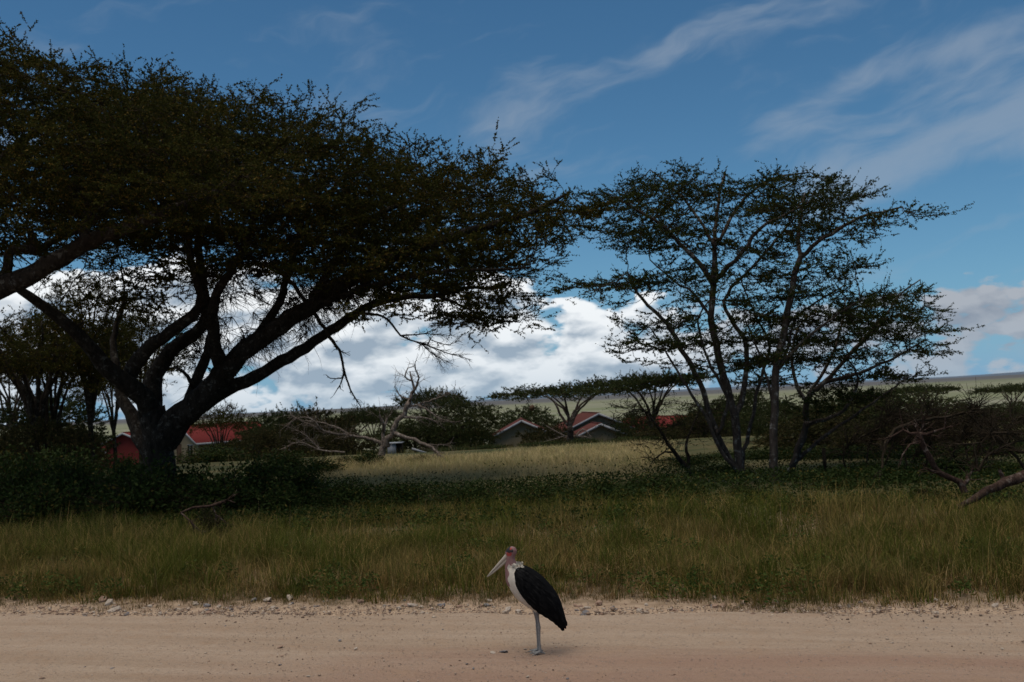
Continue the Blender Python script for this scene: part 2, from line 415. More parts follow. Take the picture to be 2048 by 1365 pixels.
def edge_at(u_):
    return 1.0 - .62 * sstep(u_, 8.5, 12.5) + .30 * wob(u_, 0 * u_, .9, 5, 4) + .16 * wob(u_, 0 * u_, 3.1, 4, 6)
def clumps(x, y):
    return .5 + .32 * wob(x, y, 2.0, 5, 11) + .22 * wob(x, y, 5.2, 5, 3)
def hverge(u_, v_, x, y):
    e = edge_at(u_); c = np.clip(clumps(x, y), 0, 1)
    h = (.22 + .40 * sstep(v_ - e, 0, 1.1)) * (.45 + .9 * c) * (1 + .30 * wob(x, y, .55, 4, 2))
    h = h * (1 - .30 * sstep(v_, 7.5, 11))
    return h, (v_ > e) & (rng.random(len(x)) < .15 + 1.5 * c)
def htuss(u_, v_, x, y):
    e = edge_at(u_); r_ = rng.random(len(x))
    h = (.26 + .36 * sstep(v_ - e, 0, 1.0)) * (.45 + .8 * r_) * (1 + .30 * wob(x, y, .55, 4, 2)) * (1 - .25 * sstep(v_, 7.5, 11))
    return h, (v_ > e + .05) & (wob(x, y, 1.25, 5, 17) < .62)
def hdry(u_, v_, x, y):
    e = edge_at(u_) - .12; c = np.clip(1.05 - clumps(x, y), 0, 1)
    h = (.14 + .26 * sstep(v_ - e, 0, .9)) * (.6 + .7 * c)
    return h, (v_ > e) & (rng.random(len(x)) < (.25 + .8 * c) * (1 - .65 * sstep(v_, 2.0, 6.0)))
def grass_obj(name, specs, mat, label):
    A = Acc()
    for args in specs:
        V, q, t3 = tufts(*args); off = A.n; A.v.append(V); A.f.setdefault(4, []).append(q + off); A.f.setdefault(3, []).append(t3 + off); A.n += len(V)
    return new_obj(name, A.mesh(name), mat, kind='stuff', label=label, cat='grass')
M['grass'] = gmat('verge_grass', (.052, .068, .010), (.122, .118, .021), (.30, .20, .07), .24, 1.3)
M['dry'] = gmat('dry_grass', (.10, .058, .018), (.23, .135, .05), (.40, .28, .13), .22, 2.0)
grass_obj('verge_grass', ((3000, -5, 24, .1, 6.0, 15, hverge, 1.25, .14, .009), (1600, -5, 24, .2, 6.5, 56, htuss, 1.5, .26, .010), (2600, -9, 32, 5.5, 12.5, 12, hverge, 1.1, .16, .012), (1200, -9, 32, 5.5, 12.5, 42, htuss, 1.4, .32, .013)), M['grass'], 'tall green grass growing in clumps along the road verge')
def hstalk(u_, v_, x, y):
    return (.55 + .35 * rng.random(len(x))) * (.5 + .5 * sstep(v_ - edge_at(u_), 0, .9)), (v_ > edge_at(u_) + .05) & (wob(x, y, .9, 5, 6) > -.1)
grass_obj('dry_grass', ((6600, -5, 24, .1, 7.5, 13, hdry, 2.4, .14, .008), (900, -5, 26, .3, 9, 4, hstalk, .7, .10, .006)), M['dry'], 'dry brown grass stems lying between the green clumps')
def hlow(u_, v_, x, y):
    p = .5 + .5 * wob(x, y, 1.9, 5, 8); e = edge_at(u_)
    return (.05 + .11 * p * rng.uniform(.4, 1.3, len(x))), rng.random(len(x)) < sstep(v_, e - .75, e) * (.3 + .9 * (p > .5))
grass_obj('short_grass', ((4200, -2, 24, -.1, 2.0, 13, hlow, 1.6, .07, .007),), M['grass_low'], 'short creeping grass between the gravel and tall grass')

n = 24000
wc = rng.uniform(0, 1, (170, 2)); wu = -3 + wc[:, 0] * 27; wv = edge_at(wu) + .05 + 8.5 * wc[:, 1] ** 1.5
wi = rng.integers(0, 170, n); wr = rng.uniform(.12, .42, 170)[wi]; aa = rng.uniform(0, 6.28, n); rr = wr * np.sqrt(rng.random(n))
x, y = xy_of(wu[wi], wv[wi]); x = x + rr * np.cos(aa); y = y + rr * np.sin(aa); hh = rng.uniform(.12, .5, 170)[wi]
k = in_view(x, y); x, y, hh, rr, wr = x[k], y[k], hh[k], rr[k], wr[k]; n = len(x)
z = ground_z(x, y) + hh * np.sqrt(np.clip(1 - (rr / wr) ** 2, .05, 1)) * rng.beta(3, 1.2, n) + .02
d = rng.normal(0, 1, (n, 3)); d[:, 2] = d[:, 2] * .5 + .25; LW = rng.uniform(.03, .075, n)
M['weed'] = material('weed_leaf', leafy((.030, .055, .010), (.085, .105, .022), (.15, .10, .03), .10, 1.2), .8, .1, .2)
WEED = (np.stack([x, y, z], -1), LW, d)
# golden grass of the clearing
n = 75000
y = rng.uniform(31, 53, n); x = rng.uniform(-.30, .30, n) * y
keep = rng.random(n) < (.75 + .3 * wob(x, y, .35, 5, 5)) * sstep(x / y, -.22, -.17) * (1 - sstep(x / y, .12, .17))
x, y = x[keep], y[keep]; n = len(x)
h = (.42 + .16 * wob(x, y, .5, 5, 3)) * rng.uniform(.6, 1.15, n)
V, q, t3 = blades(np.stack([x, y, ground_z(x, y) - .01], -1), h, rng.uniform(.012, .024, n), h * rng.uniform(.2, 1.1, n), rng.uniform(0, 6.28, n), np.full(n, 1.6), 2)
A = Acc(); A.v.append(V); A.f[4] = [q]; A.f[3] = [t3]
new_obj('golden_grass', A.mesh('golden_grass'), M['gold'], kind='stuff', label='dry golden grass covering the clearing behind the scrub', cat='grass')
# thin far grass on the slope down to the houses
n = 30000
y = rng.uniform(60, 140, n); x = rng.uniform(-.6, .6, n) * y
h = rng.uniform(.25, .6, n)
V, q, t3 = blades(np.stack([x, y, ground_z(x, y) - .01], -1), h, rng.uniform(.03, .06, n), h * rng.uniform(.05, .5, n), rng.uniform(0, 6.28, n), np.full(n, 1.8), 1)
A = Acc(); A.v.append(V); A.f[3] = [t3]
M['slope'] = gmat('slope_grass', (.06, .065, .02), (.13, .115, .04), (.20, .15, .07), .15, .2)
new_obj('slope_grass', A.mesh('slope_grass'), M['slope'], kind='stuff', label='patchy dry grass on the slope around the houses', cat='grass')

# ------------------------------------------------------------------ leaves and twigs
def leaf_quads(c, L, W, d=None, flat=.35, tri=False):
    """little rhombus leaves at c (n,3), along d"""
    n = len(c)
    if d is None: d = rng.normal(0, 1, (n, 3)); d[:, 2] *= flat
    d = unit(d); s = rng.normal(0, 1, (n, 3)); s[:, 2] *= .6
    s = unit(np.cross(d, s)); L = np.broadcast_to(L, n)[:, None]; W = np.broadcast_to(W, n)[:, None]
    if tri:
        V = np.stack([c + s * W * .5, c + d * L, c - s * W * .5], 1).reshape(-1, 3)
        return V, np.arange(3 * n).reshape(-1, 3)
    V = np.stack([c, c + d * L * .5 + s * W * .5, c + d * L, c + d * L * .5 - s * W * .5], 1).reshape(-1, 3)
    return V, np.arange(4 * n).reshape(-1, 4)
def prisms(p0, p1, r0, r1):
    """thin three-sided twigs"""
    d = unit(p1 - p0); n = len(p0); ref = np.where(np.abs(d[:, 2:3]) < .8, [[0, 0, 1.]], [[1., 0, 0]])
    a = unit(np.cross(d, ref)); b = np.cross(d, a)
    V = []
    for p, r in ((p0, r0), (p1, r1)):
        r = np.broadcast_to(r, n)[:, None]
        for k in range(3): V.append(p + r * (a * math.cos(k * 2.0944) + b * math.sin(k * 2.0944)))
    V = np.stack(V, 1).reshape(-1, 3); o = np.arange(n)[:, None] * 6
    return V, np.concatenate([o + [[k, (k + 1) % 3, (k + 1) % 3 + 3, k + 3]] for k in range(3)])

V, F = leaf_quads(WEED[0], WEED[1], WEED[1] * .5, WEED[2])
new_obj('roadside_weeds', mesh_np('roadside_weeds', V, F), M['weed'], kind='stuff', label='leafy green weeds scattered through the verge grass', cat='weeds')
# ------------------------------------------------------------------ tree growth
def spline(P, step):
    """Catmull-Rom through rows of P (any columns), resampled about every step metres"""
    P = np.asarray(P, float)
    if len(P) < 3:
        k = max(2, int(np.linalg.norm(P[1, :3] - P[0, :3]) / step) + 1)
        return P[0] + (P[1] - P[0]) * np.linspace(0, 1, k)[:, None]
    Q = np.vstack([2 * P[0] - P[1], P, 2 * P[-1] - P[-2]]); out = []
    for i in range(1, len(Q) - 2):
        k = max(1, int(np.linalg.norm(Q[i + 1, :3] - Q[i, :3]) / step))
        t = (np.arange(k) / k)[:, None]; a, b, c, d = Q[i - 1], Q[i], Q[i + 1], Q[i + 2]
        out.append(.5 * (2 * b + (c - a) * t + (2 * a - 5 * b + 4 * c - d) * t ** 2 + (3 * b - a - 3 * c + d) * t ** 3))
    return np.vstack(out + [P[-1:]])

class Skel:
    def __init__(s): s.p, s.par, s.r, s.lid = [], [], [], []
    def limb(s, P, step=.3, jit=.02):
        """explicit limb: rows x,y,z,radius; its root hangs on the nearest node there is"""
        S = spline(P, step); S[:, 3] = np.maximum(S[:, 3], .004)
        S[1:-1, :3] += rng.normal(0, 1, (len(S) - 2, 3)) * np.minimum(jit, S[1:-1, 3:4] * .35)
        idx = len(s.p); lid = (max(s.lid) + 1) if s.lid else 0
        if idx: par = int(np.argmin(((np.array(s.p) - S[0, :3]) ** 2).sum(1)))
        else: par = -1
        for row in S:
            s.p.append(row[:3].copy()); s.par.append(par); s.r.append(row[3]); s.lid.append(lid); par = len(s.p) - 1
        return s
    def grow(s, att, step=.3, di=3.0, dk=.45, itn=120, up=0.0, jit=.25, rmin_root=9.0):
        P = np.array(s.p); cap = len(P) + 40000
        pos = np.zeros((cap, 3)); n = len(P); pos[:n] = P; par = list(s.par)
        roots = np.array([i for i in range(n) if s.r[i] < rmin_root])
        A_ = np.asarray(att, float)
        D = np.full(len(A_), 1e9); N = np.zeros(len(A_), int)
        def upd(new):
            for b in range(0, len(new), 400):
                q = new[b:b + 400]
                d = ((A_[:, None, :] - pos[q][None]) ** 2).sum(-1); j = d.argmin(1); dm = d[np.arange(len(A_)), j]
                k = dm < D; D[k] = dm[k]; N[k] = q[j[k]]
        upd(roots); last = None
        for it in range(itn):
            act = D < di * di
            if not act.any(): di *= 1.5; act = D < di * di
            if not act.any() or not len(A_): break
            v = unit(A_[act] - pos[N[act]])
            acc = np.zeros((n, 3)); np.add.at(acc, N[act], v)
            src = np.unique(N[act]); dirs = unit(acc[src]) + rng.normal(0, jit, (len(src), 3)); dirs[:, 2] += up; dirs = unit(dirs)
            newp = pos[src] + dirs * step
            k = len(src)
            if n + k > cap: break
            pos[n:n + k] = newp; par += src.tolist(); new = np.arange(n, n + k); n += k
            upd(new)
            alive = D > dk * dk
            A_, D, N = A_[alive], D[alive], N[alive]
            if not len(A_): break
            key = (len(A_), float(D.sum()))
            if last == key: break
            last = key
        n0 = len(s.p)
        s.p = [q for q in pos[:n]]; s.par = par; s.r += [np.nan] * (n - n0); s.lid += [-1] * (n - n0)
        return s
    def finish(s, tip=.006, ex=2.35):
        s.P = np.array(s.p); s.par = np.array(s.par); n = len(s.P); s.lid = np.array(s.lid)
        r = np.array(s.r); grown = np.isnan(r); acc = np.zeros(n); s.kids = [[] for _ in range(n)]
        for i in range(n):
            if s.par[i] >= 0: s.kids[s.par[i]].append(i)
        order = np.arange(n)[::-1]
        R = np.where(grown, 0, r)
        for i in order:
            if grown[i]: R[i] = max(tip, acc[i] ** (1 / ex))
            if s.par[i] >= 0: acc[s.par[i]] += R[i] ** ex
        for i in range(n):
            if grown[i] and s.par[i] >= 0: R[i] = min(R[i], .82 * R[s.par[i]] if not grown[s.par[i]] else R[s.par[i]])
        s.R = np.maximum(R, tip * .7); s.grown = grown
        return s
    def chains(s):
        out = []; n = len(s.P); st = [i for i in range(n) if s.par[i] < 0]
        st = [[i] for i in st]
        while st:
            c = st.pop(); i = c[-1]
            while s.kids[i]:
                ks = s.kids[i]
                main = max(ks, key=lambda k: (s.lid[k] == s.lid[i], s.R[k]))
                for k in ks:
                    if k != main: st.append([i, k])
                c.append(main); i = main
            out.append(c)
        return out
def tubes(s, chs, sides, rough=0.0):
    P, T, Rr, Rf, brk = [], [], [], [], []
    for c in chs:
        p = s.P[c]; r = s.R[c].copy()
        if len(c) > 1 and s.lid[c[0]] != s.lid[c[1]]: r[0] = min(r[0], r[1] * 1.15)
        t = np.gradient(p, axis=0) if len(c) > 1 else np.array([[0, 0, 1.]])
        t = unit(t); ax = np.abs(t).max(0).argmin(); ref = np.eye(3)[ax]
        P.append(p); T.append(t); Rr.append(r); Rf.append(np.repeat(ref[None], len(c), 0)); brk.append(len(c))
    P, T, Rr, Rf = map(np.concatenate, (P, T, Rr, Rf))
    a = unit(np.cross(T, Rf)); b = np.cross(T, a); m_ = len(P)
    an = np.arange(sides) * 2 * PI / sides
    rad = np.repeat(Rr[:, None], sides, 1)
    if rough: rad = rad * (1 + rough * rng.normal(0, 1, rad.shape))
    V = P[:, None, :] + rad[..., None] * (a[:, None] * np.cos(an)[None, :, None] + b[:, None] * np.sin(an)[None, :, None])
    idx = np.ones(m_, bool); idx[np.cumsum(brk) - 1] = False; i = np.nonzero(idx)[0][:, None] * sides
    k = np.arange(sides)[None]; k2 = (k + 1) % sides
    F = np.stack([i + k, i + k2, i + sides + k2, i + sides + k], -1).reshape(-1, 4)
    return V.reshape(-1, 3), F

def build_tree(name, s, origin, label, cat, group, bark, leafm, twigm=None, tw=2.0, twl=(.15, .45), lv=7, lL=(.05, .10), lW=.45,
               leaf_r=.02, upb=.25, twr=.005, limb_names=None, thick=.03, skip=None, dead_twigs=None, bare=0.0, subn=3.0, tip=.006, ex=2.35):
    """thing > trunk / limbs (each its own mesh), branchwork, crown"""
    s.finish(tip, ex); o3 = np.asarray(origin, float); s.P = s.P - o3
    root = empty(name, tuple(o3), label, cat, group)
    chs = s.chains(); bygroup = {}; fine = []
    for c in chs:
        key = s.lid[c[1]] if len(c) > 1 else -1
        if key >= 0: bygroup.setdefault(key, []).append(c)
        else: fine.append(c)
    for key in sorted(bygroup):
        V, F = tubes(s, bygroup[key], 10 if s.R[bygroup[key][0]].max() > .08 else 7, .05)
        nm = 'trunk' if key == 0 else 'limb'
        if limb_names and key in limb_names: nm = limb_names[key]
        new_obj(nm, mesh_np(nm, V, F, True), bark, root)
    A = Acc()
    med = [c for c in fine if s.R[c].max() > thick]; thin = [c for c in fine if s.R[c].max() <= thick]
    if med: A.add(*tubes(s, med, 6))
    if thin: A.add(*tubes(s, thin, 3))
    # twigs
    cand = np.nonzero(s.grown & (s.R < leaf_r))[0]
    if bare: cand_l = cand[rng.random(len(cand)) > bare]
    else: cand_l = cand
    if len(cand) and tw > 0:
        k = rng.poisson(tw, len(cand)); i = np.repeat(cand, k); n = len(i)
        d = unit(s.P[i] - s.P[np.maximum(s.par[i], 0)]) + rng.normal(0, .55, (n, 3)) * np.array([1, 1, .36]); d[:, 2] = d[:, 2] * .42 + upb; d = unit(d)
        L = twl[0] + (twl[1] - twl[0]) * rng.beta(1.5, 2.4, n)
        Q = [s.P[i]]; D_ = []
        for q in range(3):
            Q.append(Q[-1] + d * (L / 3)[:, None]); D_.append(d); d = unit(d + rng.normal(0, .22, (n, 3)) + [0, 0, .06])
            if q < 1: A.add(*prisms(Q[q], Q[q + 1], twr * (1 - .25 * q), twr * (.75 - .25 * q)))
            else: A.add(*leaf_quads(Q[q], L / 3, twr * (1.7 - .5 * q), D_[q]))
        ks = rng.poisson(subn, n); j = np.repeat(np.arange(n), ks); m_ = len(j); t = rng.uniform(.6, 2.95, m_); q = np.floor(t).astype(int); fr = (t - q)[:, None]
        QA, DA = np.stack(Q, 1), np.stack(D_, 1)
        b0 = QA[j, q] + (QA[j, q + 1] - QA[j, q]) * fr; bd = unit(DA[j, q] + rng.normal(0, .75, (m_, 3)) * np.array([1, 1, .3]) + [0, 0, .05]); bl = L[j] * rng.uniform(.2, .55, m_)
        b1 = b0 + bd * bl[:, None]; A.add(*leaf_quads(b0, bl, twr * 1.1, bd, tri=True))
        if lv > 0:
            ok = np.isin(i, cand_l)
            S0 = np.concatenate([QA[:, 0], QA[:, 1], QA[:, 2], b0]); S1 = np.concatenate([QA[:, 1], QA[:, 2], QA[:, 3], b1]); lf = np.concatenate([ok, ok, ok, ok[j]])
            ln = np.linalg.norm(S1 - S0, axis=1); dn = np.concatenate([np.full(n, .35), np.full(n, .9), np.full(n, 1.2), np.full(m_, 1.1)])
            k = rng.poisson(lv * ln * dn * lf); jj = np.repeat(np.arange(len(S0)), k); t = rng.uniform(0, 1.03, len(jj))[:, None]
            c = S0[jj] + (S1[jj] - S0[jj]) * t + rng.normal(0, .006, (len(jj), 3))
            LL = rng.uniform(lL[0], lL[1], len(jj)); dd = unit(S1[jj] - S0[jj]) * .5 + rng.normal(0, .62, (len(jj), 3))
            V, F = leaf_quads(c, LL, LL * lW, dd, tri=True)
            new_obj('crown', mesh_np('crown', V, F), leafm, root, kind='stuff')
    if dead_twigs is not None: A.add(*dead_twigs)
    if A.n: new_obj('branchwork', A.mesh('branchwork'), twigm or bark, root, kind='stuff')
    return root

def poly_pts(poly, n):
    """n random points inside a pixel polygon"""
    P = np.asarray(poly, float); lo, hi = P.min(0), P.max(0); out = np.zeros((0, 2))
    while len(out) < n:
        q = rng.uniform(lo, hi, (n * 3, 2)); ins = np.zeros(len(q), bool)
        for i in range(len(P)):
            a, b = P[i - 1], P[i]
            cnd = (a[1] > q[:, 1]) != (b[1] > q[:, 1])
            with np.errstate(divide='ignore', invalid='ignore'):
                xi = (b[0] - a[0]) * (q[:, 1] - a[1]) / (b[1] - a[1]) + a[0]
            ins ^= cnd & (q[:, 0] < xi)
        out = np.vstack([out, q[ins]])
    return out[:n]
def inset(poly, d):
    """pull a pixel polygon inwards so that the twigs growing past it end at the outline"""
    P = np.asarray(poly, float); c = P.mean(0); v = P - c; L = np.linalg.norm(v, axis=1, keepdims=True)
    return (c + v * np.maximum(.25, 1 - d / np.maximum(L, 1))).tolist()
TIER = [0.0, 0.0]
def pads(poly, npad, per, Y, dep, rx=1.2, rz=.22, tilt=0.0):
    """crown space as flat pads of growth: polygon at distance Y gives the side view, dep the half depth"""
    c2 = poly_pts(poly, npad); C = np.array([at(a, b, Y) for a, b in c2])
    dy_ = rng.uniform(-1, 1, npad) * dep
    for i_ in range(npad):
        if dy_[i_] < 0: C[i_] = at(c2[i_][0], c2[i_][1], Y + dy_[i_])
        else: C[i_, 1] += dy_[i_]
    if TIER[0]:
        zt = C[:, 2] - TIER[1] * C[:, 0]; C[:, 2] = np.floor(zt / TIER[0] + .15) * TIER[0] + TIER[1] * C[:, 0] + rng.normal(0, .07, npad)
    q = rng.normal(0, .5, (npad * per, 3)) * np.array([rx, rx, rz]); q[:, 2] += np.abs(q[:, 0]) * -.08
    return np.repeat(C, per, 0) + q
def lp(pts, Y, r0, r1, dy=0.0, pw=1.0):
    """limb from pixel path; dy = how far it leans away (+) or nearer (-) by its end"""
    n = len(pts); out = []
    for i, p in enumerate(pts):
        t = i / (n - 1); q = at(p[0], p[1], Y + dy * t)
        out.append([*q, r0 + (r1 - r0) * t ** pw])
    return out
def drop(P):
    """sink the first point of a limb a little into the ground"""
    P[0][2] = float(ground_z(P[0][0], P[0][1])) - .08
    return P
# ------------------------------------------------------------------ the great acacia
Y = 34.0
s = Skel()
s.limb(drop(lp([(322, 985), (322, 950), (318, 905), (312, 865), (306, 825)], Y, .56, .48)), .3, .03)
s.limb(lp([(330, 880), (352, 838), (410, 794), (455, 736), (513, 683), (615, 617), (697, 562), (780, 515), (861, 489), (936, 463), (1067, 425), (1130, 390)], Y, .52, .05, -2.5, .8))
s.limb(lp([(335, 890), (369, 843), (435, 790), (513, 753), (595, 704), (675, 653), (723, 620), (787, 597), (869, 592), (930, 578), (1010, 575)], Y, .34, .045, 1.5, .8))
s.limb(lp([(452, 745), (437, 716), (427, 679), (427, 630), (433, 590), (470, 530), (505, 450), (520, 370)], Y - .5, .27, .07, -3))
s.limb(lp([(308, 840), (304, 800), (312, 749), (340, 704), (394, 663), (414, 630), (405, 560), (398, 480), (415, 400), (450, 345)], Y, .36, .05, 3))
s.limb(lp([(300, 835), (290, 800), (256, 765), (290, 705), (328, 675), (386, 630), (402, 590), (382, 523), (370, 440), (330, 340)], Y + .3, .34, .06, -3))
s.limb(lp([(298, 830), (287, 794), (246, 765), (205, 728), (172, 687), (123, 642), (62, 597), (0, 555), (-80, 520)], Y, .38, .08, -3.5))
s.limb(lp([(300, 905), (279, 872), (263, 827), (242, 790), (234, 728), (226, 680), (250, 600)], Y + .5, .30, .08, 2.5))
s.limb(lp([(370, 835), (382, 794), (398, 749), (414, 704), (421, 672)], Y + .8, .24, .14, .8))
s.limb(lp([(388, 775), (375, 752), (352, 735), (335, 738)], Y + .8, .09, .03, 0), .2)
s.limb(lp([(600, 628), (690, 590), (790, 560), (880, 545), (980, 540), (1060, 535)], Y - 1, .13, .03, -2.5))
s.limb(lp([(615, 617), (660, 540), (720, 455), (800, 410), (880, 388), (960, 385)], Y - 1, .17, .025, 2))
s.limb(lp([(513, 683), (560, 600), (590, 500), (615, 410), (645, 345)], Y - .5, .18, .03, 4))
s.limb(lp([(870, 592), (910, 605), (974, 635), (1040, 645)], Y + 1.2, .06, .02, 0), .2)
TIER[:] = [.95, -.10]
poly = [(170, 280), (230, 150), (330, 172), (420, 178), (500, 200), (600, 222), (680, 258), (760, 284), (800, 312), (880, 314), (960, 330), (1020, 345),
        (1070, 374), (1130, 370), (1165, 376), (1065, 425), (1010, 465), (985, 500), (1010, 540), (1020, 570), (1005, 600), (1010, 618),
        (1035, 628), (970, 624), (900, 592), (840, 572), (760, 562), (690, 540), (600, 500), (500, 515), (440, 500), (330, 490), (200, 480), (120, 430)]
att = np.vstack([pads(poly, 330, 15, Y, 4.2, 1.8, .07),
                 pads([(170, 280), (230, 150), (500, 200), (760, 284), (1010, 345), (960, 410), (700, 440), (420, 420), (180, 400)], 210, 15, Y, 4.5, 1.8, .07),
                 pads([(740, 300), (1010, 345), (1060, 385), (970, 500), (975, 600), (900, 580), (760, 560), (640, 520)], 78, 15, Y, 2.5, 1.8, .06),
                 pads([(1060, 372), (1150, 366), (1160, 378), (1120, 410), (1060, 420)], 8, 16, Y - 2, .7, .7, .12),
                 pads([(200, 500), (330, 500), (340, 560), (260, 570)], 8, 15, Y - 1, 2, 1.1, .15)])
s.grow(att, .28, 2.6, .42, 130, .0, .14, .40)
# loose dry stems hanging under the limbs
hp = np.array([q for q, r, l in zip(s.p, s.r, s.lid) if r == r and .04 < r < .32 and l in (1, 3, 4, 10, 11, 12)])
N = 700; h0 = hp[rng.integers(0, len(hp), N)] + rng.normal(0, .45, (N, 3)) * [1, 1.4, .5]
pxx = (h0[:, 0] / h0[:, 1]) * FPX + 1024
h0 = h0[(pxx > 370) & (pxx < 740)]; N = len(h0); k = np.repeat(np.arange(N), 7)
hd = unit(np.stack([rng.normal(0, .8, N), rng.normal(0, .8, N), -rng.uniform(.1, 1.2, N)], -1))
seg = [h0[k]]; dcur = unit(hd[k] + rng.normal(0, .55, (len(k), 3)))
hl = rng.uniform(.15, .42, len(k))
for _ in range(4):
    seg.append(seg[-1] + dcur * hl[:, None]); dcur = unit(dcur + rng.normal(0, .5, (len(k), 3)) + [0, 0, -.22])
base = at(322, 985, Y); base[2] = float(ground_z(base[0], base[1]))
dv, df, off = [], [], 0
for q in range(4):
    a1, f1 = prisms(seg[q] - base, seg[q + 1] - base, .014 - .003 * q, .011 - .003 * q); dv.append(a1); df.append(f1 + off); off += len(a1)
dt = (np.vstack(dv), np.vstack(df))
big = build_tree('acacia_tree', s, base, 'huge spreading acacia with thick forked trunk standing before the red roofed house', 'tree', 'large acacias near the road',
                 M['bark'], M['leaf'], M['twig'], tw=2.2, twl=(.35, 1.5), lv=31, lL=(.045, .085), lW=.72, leaf_r=.024, upb=.05, twr=.008, tip=.008, ex=2.25, dead_twigs=dt)

def bare_branch(name, paths, Y, label, parent=None, mat=None, origin=None, twn=120, twl=(.15, .5), spread=.5, cat='branch', jit=.03, grav=0.0, group=None, side=8):
    """leafless branch: explicit paths (pixel points, r0, r1) with forked bare twigs along the thin ends"""
    S = Skel()
    for pts, r0, r1, dy in paths: S.limb(lp(pts, Y, r0, r1, dy, .8), .18, jit)
    S.finish(tip=.003)
    A = Acc(); A.add(*tubes(S, S.chains(), side, .06))
    thin = np.nonzero(S.R < np.quantile(S.R, .75))[0]
    if twn:
        i = rng.choice(thin, twn); d = unit(S.P[i] - S.P[np.maximum(S.par[i], 0)]) + rng.normal(0, spread, (twn, 3)); d[:, 2] += grav; d = unit(d)
        L = rng.uniform(*twl, twn); p0 = S.P[i]; p1 = p0 + d * (L * .5)[:, None]; d2 = unit(d + rng.normal(0, .45, (twn, 3))); p2 = p1 + d2 * (L * .5)[:, None]
        rr = np.minimum(S.R[i] * .6, .012)
        A.add(*prisms(p0, p1, rr, rr * .8)); A.add(*prisms(p1, p2, rr * .8, rr * .4))
        k = rng.integers(0, twn, twn); d3 = unit(d[k] + rng.normal(0, .7, (twn, 3))); A.add(*prisms(p1[k], p1[k] + d3 * (L[k] * .45)[:, None], rr[k] * .7, rr[k] * .3))
    o3 = np.array(origin) if origin is not None else S.P[0].copy()
    A.v = [v - o3 for v in A.v]
    return A.mesh(name, True), o3
me, _ = bare_branch('hanging_branch', [([(546, 523), (607, 597), (656, 671), (677, 700), (688, 736), (697, 770), (712, 800), (722, 815)], .085, .012, 0),
                                       ([(688, 745), (684, 757), (660, 757), (652, 750)], .03, .01, 0), ([(687, 752), (680, 770), (668, 790)], .03, .01, 0),
                                       ([(677, 700), (700, 712)], .02, .008, 0)], Y - 1.2, '', origin=base, twn=40, twl=(.1, .4))
new_obj('hanging_branch', me, M['twig'], big)
me, _ = bare_branch('drooping_branch', [([(715, 627), (745, 628), (776, 640), (802, 672), (843, 687), (890, 705), (930, 716)], .06, .012, 0),
                                        ([(802, 672), (850, 668), (905, 672)], .03, .008, .4), ([(843, 687), (870, 712), (905, 728)], .025, .008, -.3),
                                        ([(820, 680), (860, 700), (885, 735)], .02, .006, .3), ([(860, 680), (900, 690), (925, 670)], .02, .006, .3)], Y + .3, '', origin=base, twn=150, twl=(.2, .6))
new_obj('drooping_branch', me, M['twig'], big)

# ------------------------------------------------------------------ the acacia leaning in at the left, trunk beyond the frame
Y = 27.0
s = Skel()
s.limb(drop(lp([(-330, 1020), (-320, 900), (-290, 780), (-250, 710)], Y, .6, .5)), .3, .03)
s.limb(lp([(-252, 715), (-150, 660), (-60, 605), (0, 577), (80, 540), (170, 490), (290, 440), (400, 400), (480, 350)], Y, .42, .09, -1.2))
s.limb(lp([(-260, 720), (-250, 600), (-180, 480), (-80, 380), (40, 290), (120, 220)], Y, .36, .06, 2))
s.limb(lp([(-255, 715), (-330, 560), (-420, 420)], Y, .3, .08, -1))
s.limb(lp([(-30, 590), (10, 545), (25, 500), (70, 500), (120, 478), (190, 440), (240, 380)], Y, .17, .05, 1), .2)
s.limb(lp([(170, 490), (180, 420), (220, 340), (260, 250)], Y - .6, .16, .05, 1.5))
s.limb(lp([(72, 502), (66, 490), (64, 470)], Y, .16, .12, 0), .1)
poly = [(-200, 60), (-160, 30), (-120, 40), (0, 75), (50, 100), (90, 128), (200, 140), (300, 172), (380, 205), (460, 280), (520, 340), (480, 400), (400, 400), (300, 410),
        (180, 440), (60, 430), (0, 470), (-120, 480), (-200, 440), (-240, 300)]
att = np.vstack([pads(poly, 240, 14, Y, 3.6, 1.2, .10), pads([(0, 90), (90, 132), (300, 178), (450, 285), (510, 360), (300, 380), (0, 380)], 110, 14, Y, 3.4, 1.1, .10),
                 pads([(0, 50), (30, 48), (80, 95), (0, 100)], 5, 12, Y, 1, .5, .3)])
s.grow(att, .25, 2.4, .38, 130, .0, .14, .3)
base = at(-330, 1020, Y); base[2] = float(ground_z(base[0], base[1]))
build_tree('acacia_tree', s, base, 'broad dark acacia whose massive limb reaches in front of the huge forked acacia', 'tree', 'large acacias near the road',
           M['bark'], M['leaf'], M['twig'], tw=2.2, twl=(.3, 1.2), lv=34, lL=(.04, .075), lW=.72, leaf_r=.024, upb=.06, twr=.007, tip=.008, ex=2.25)

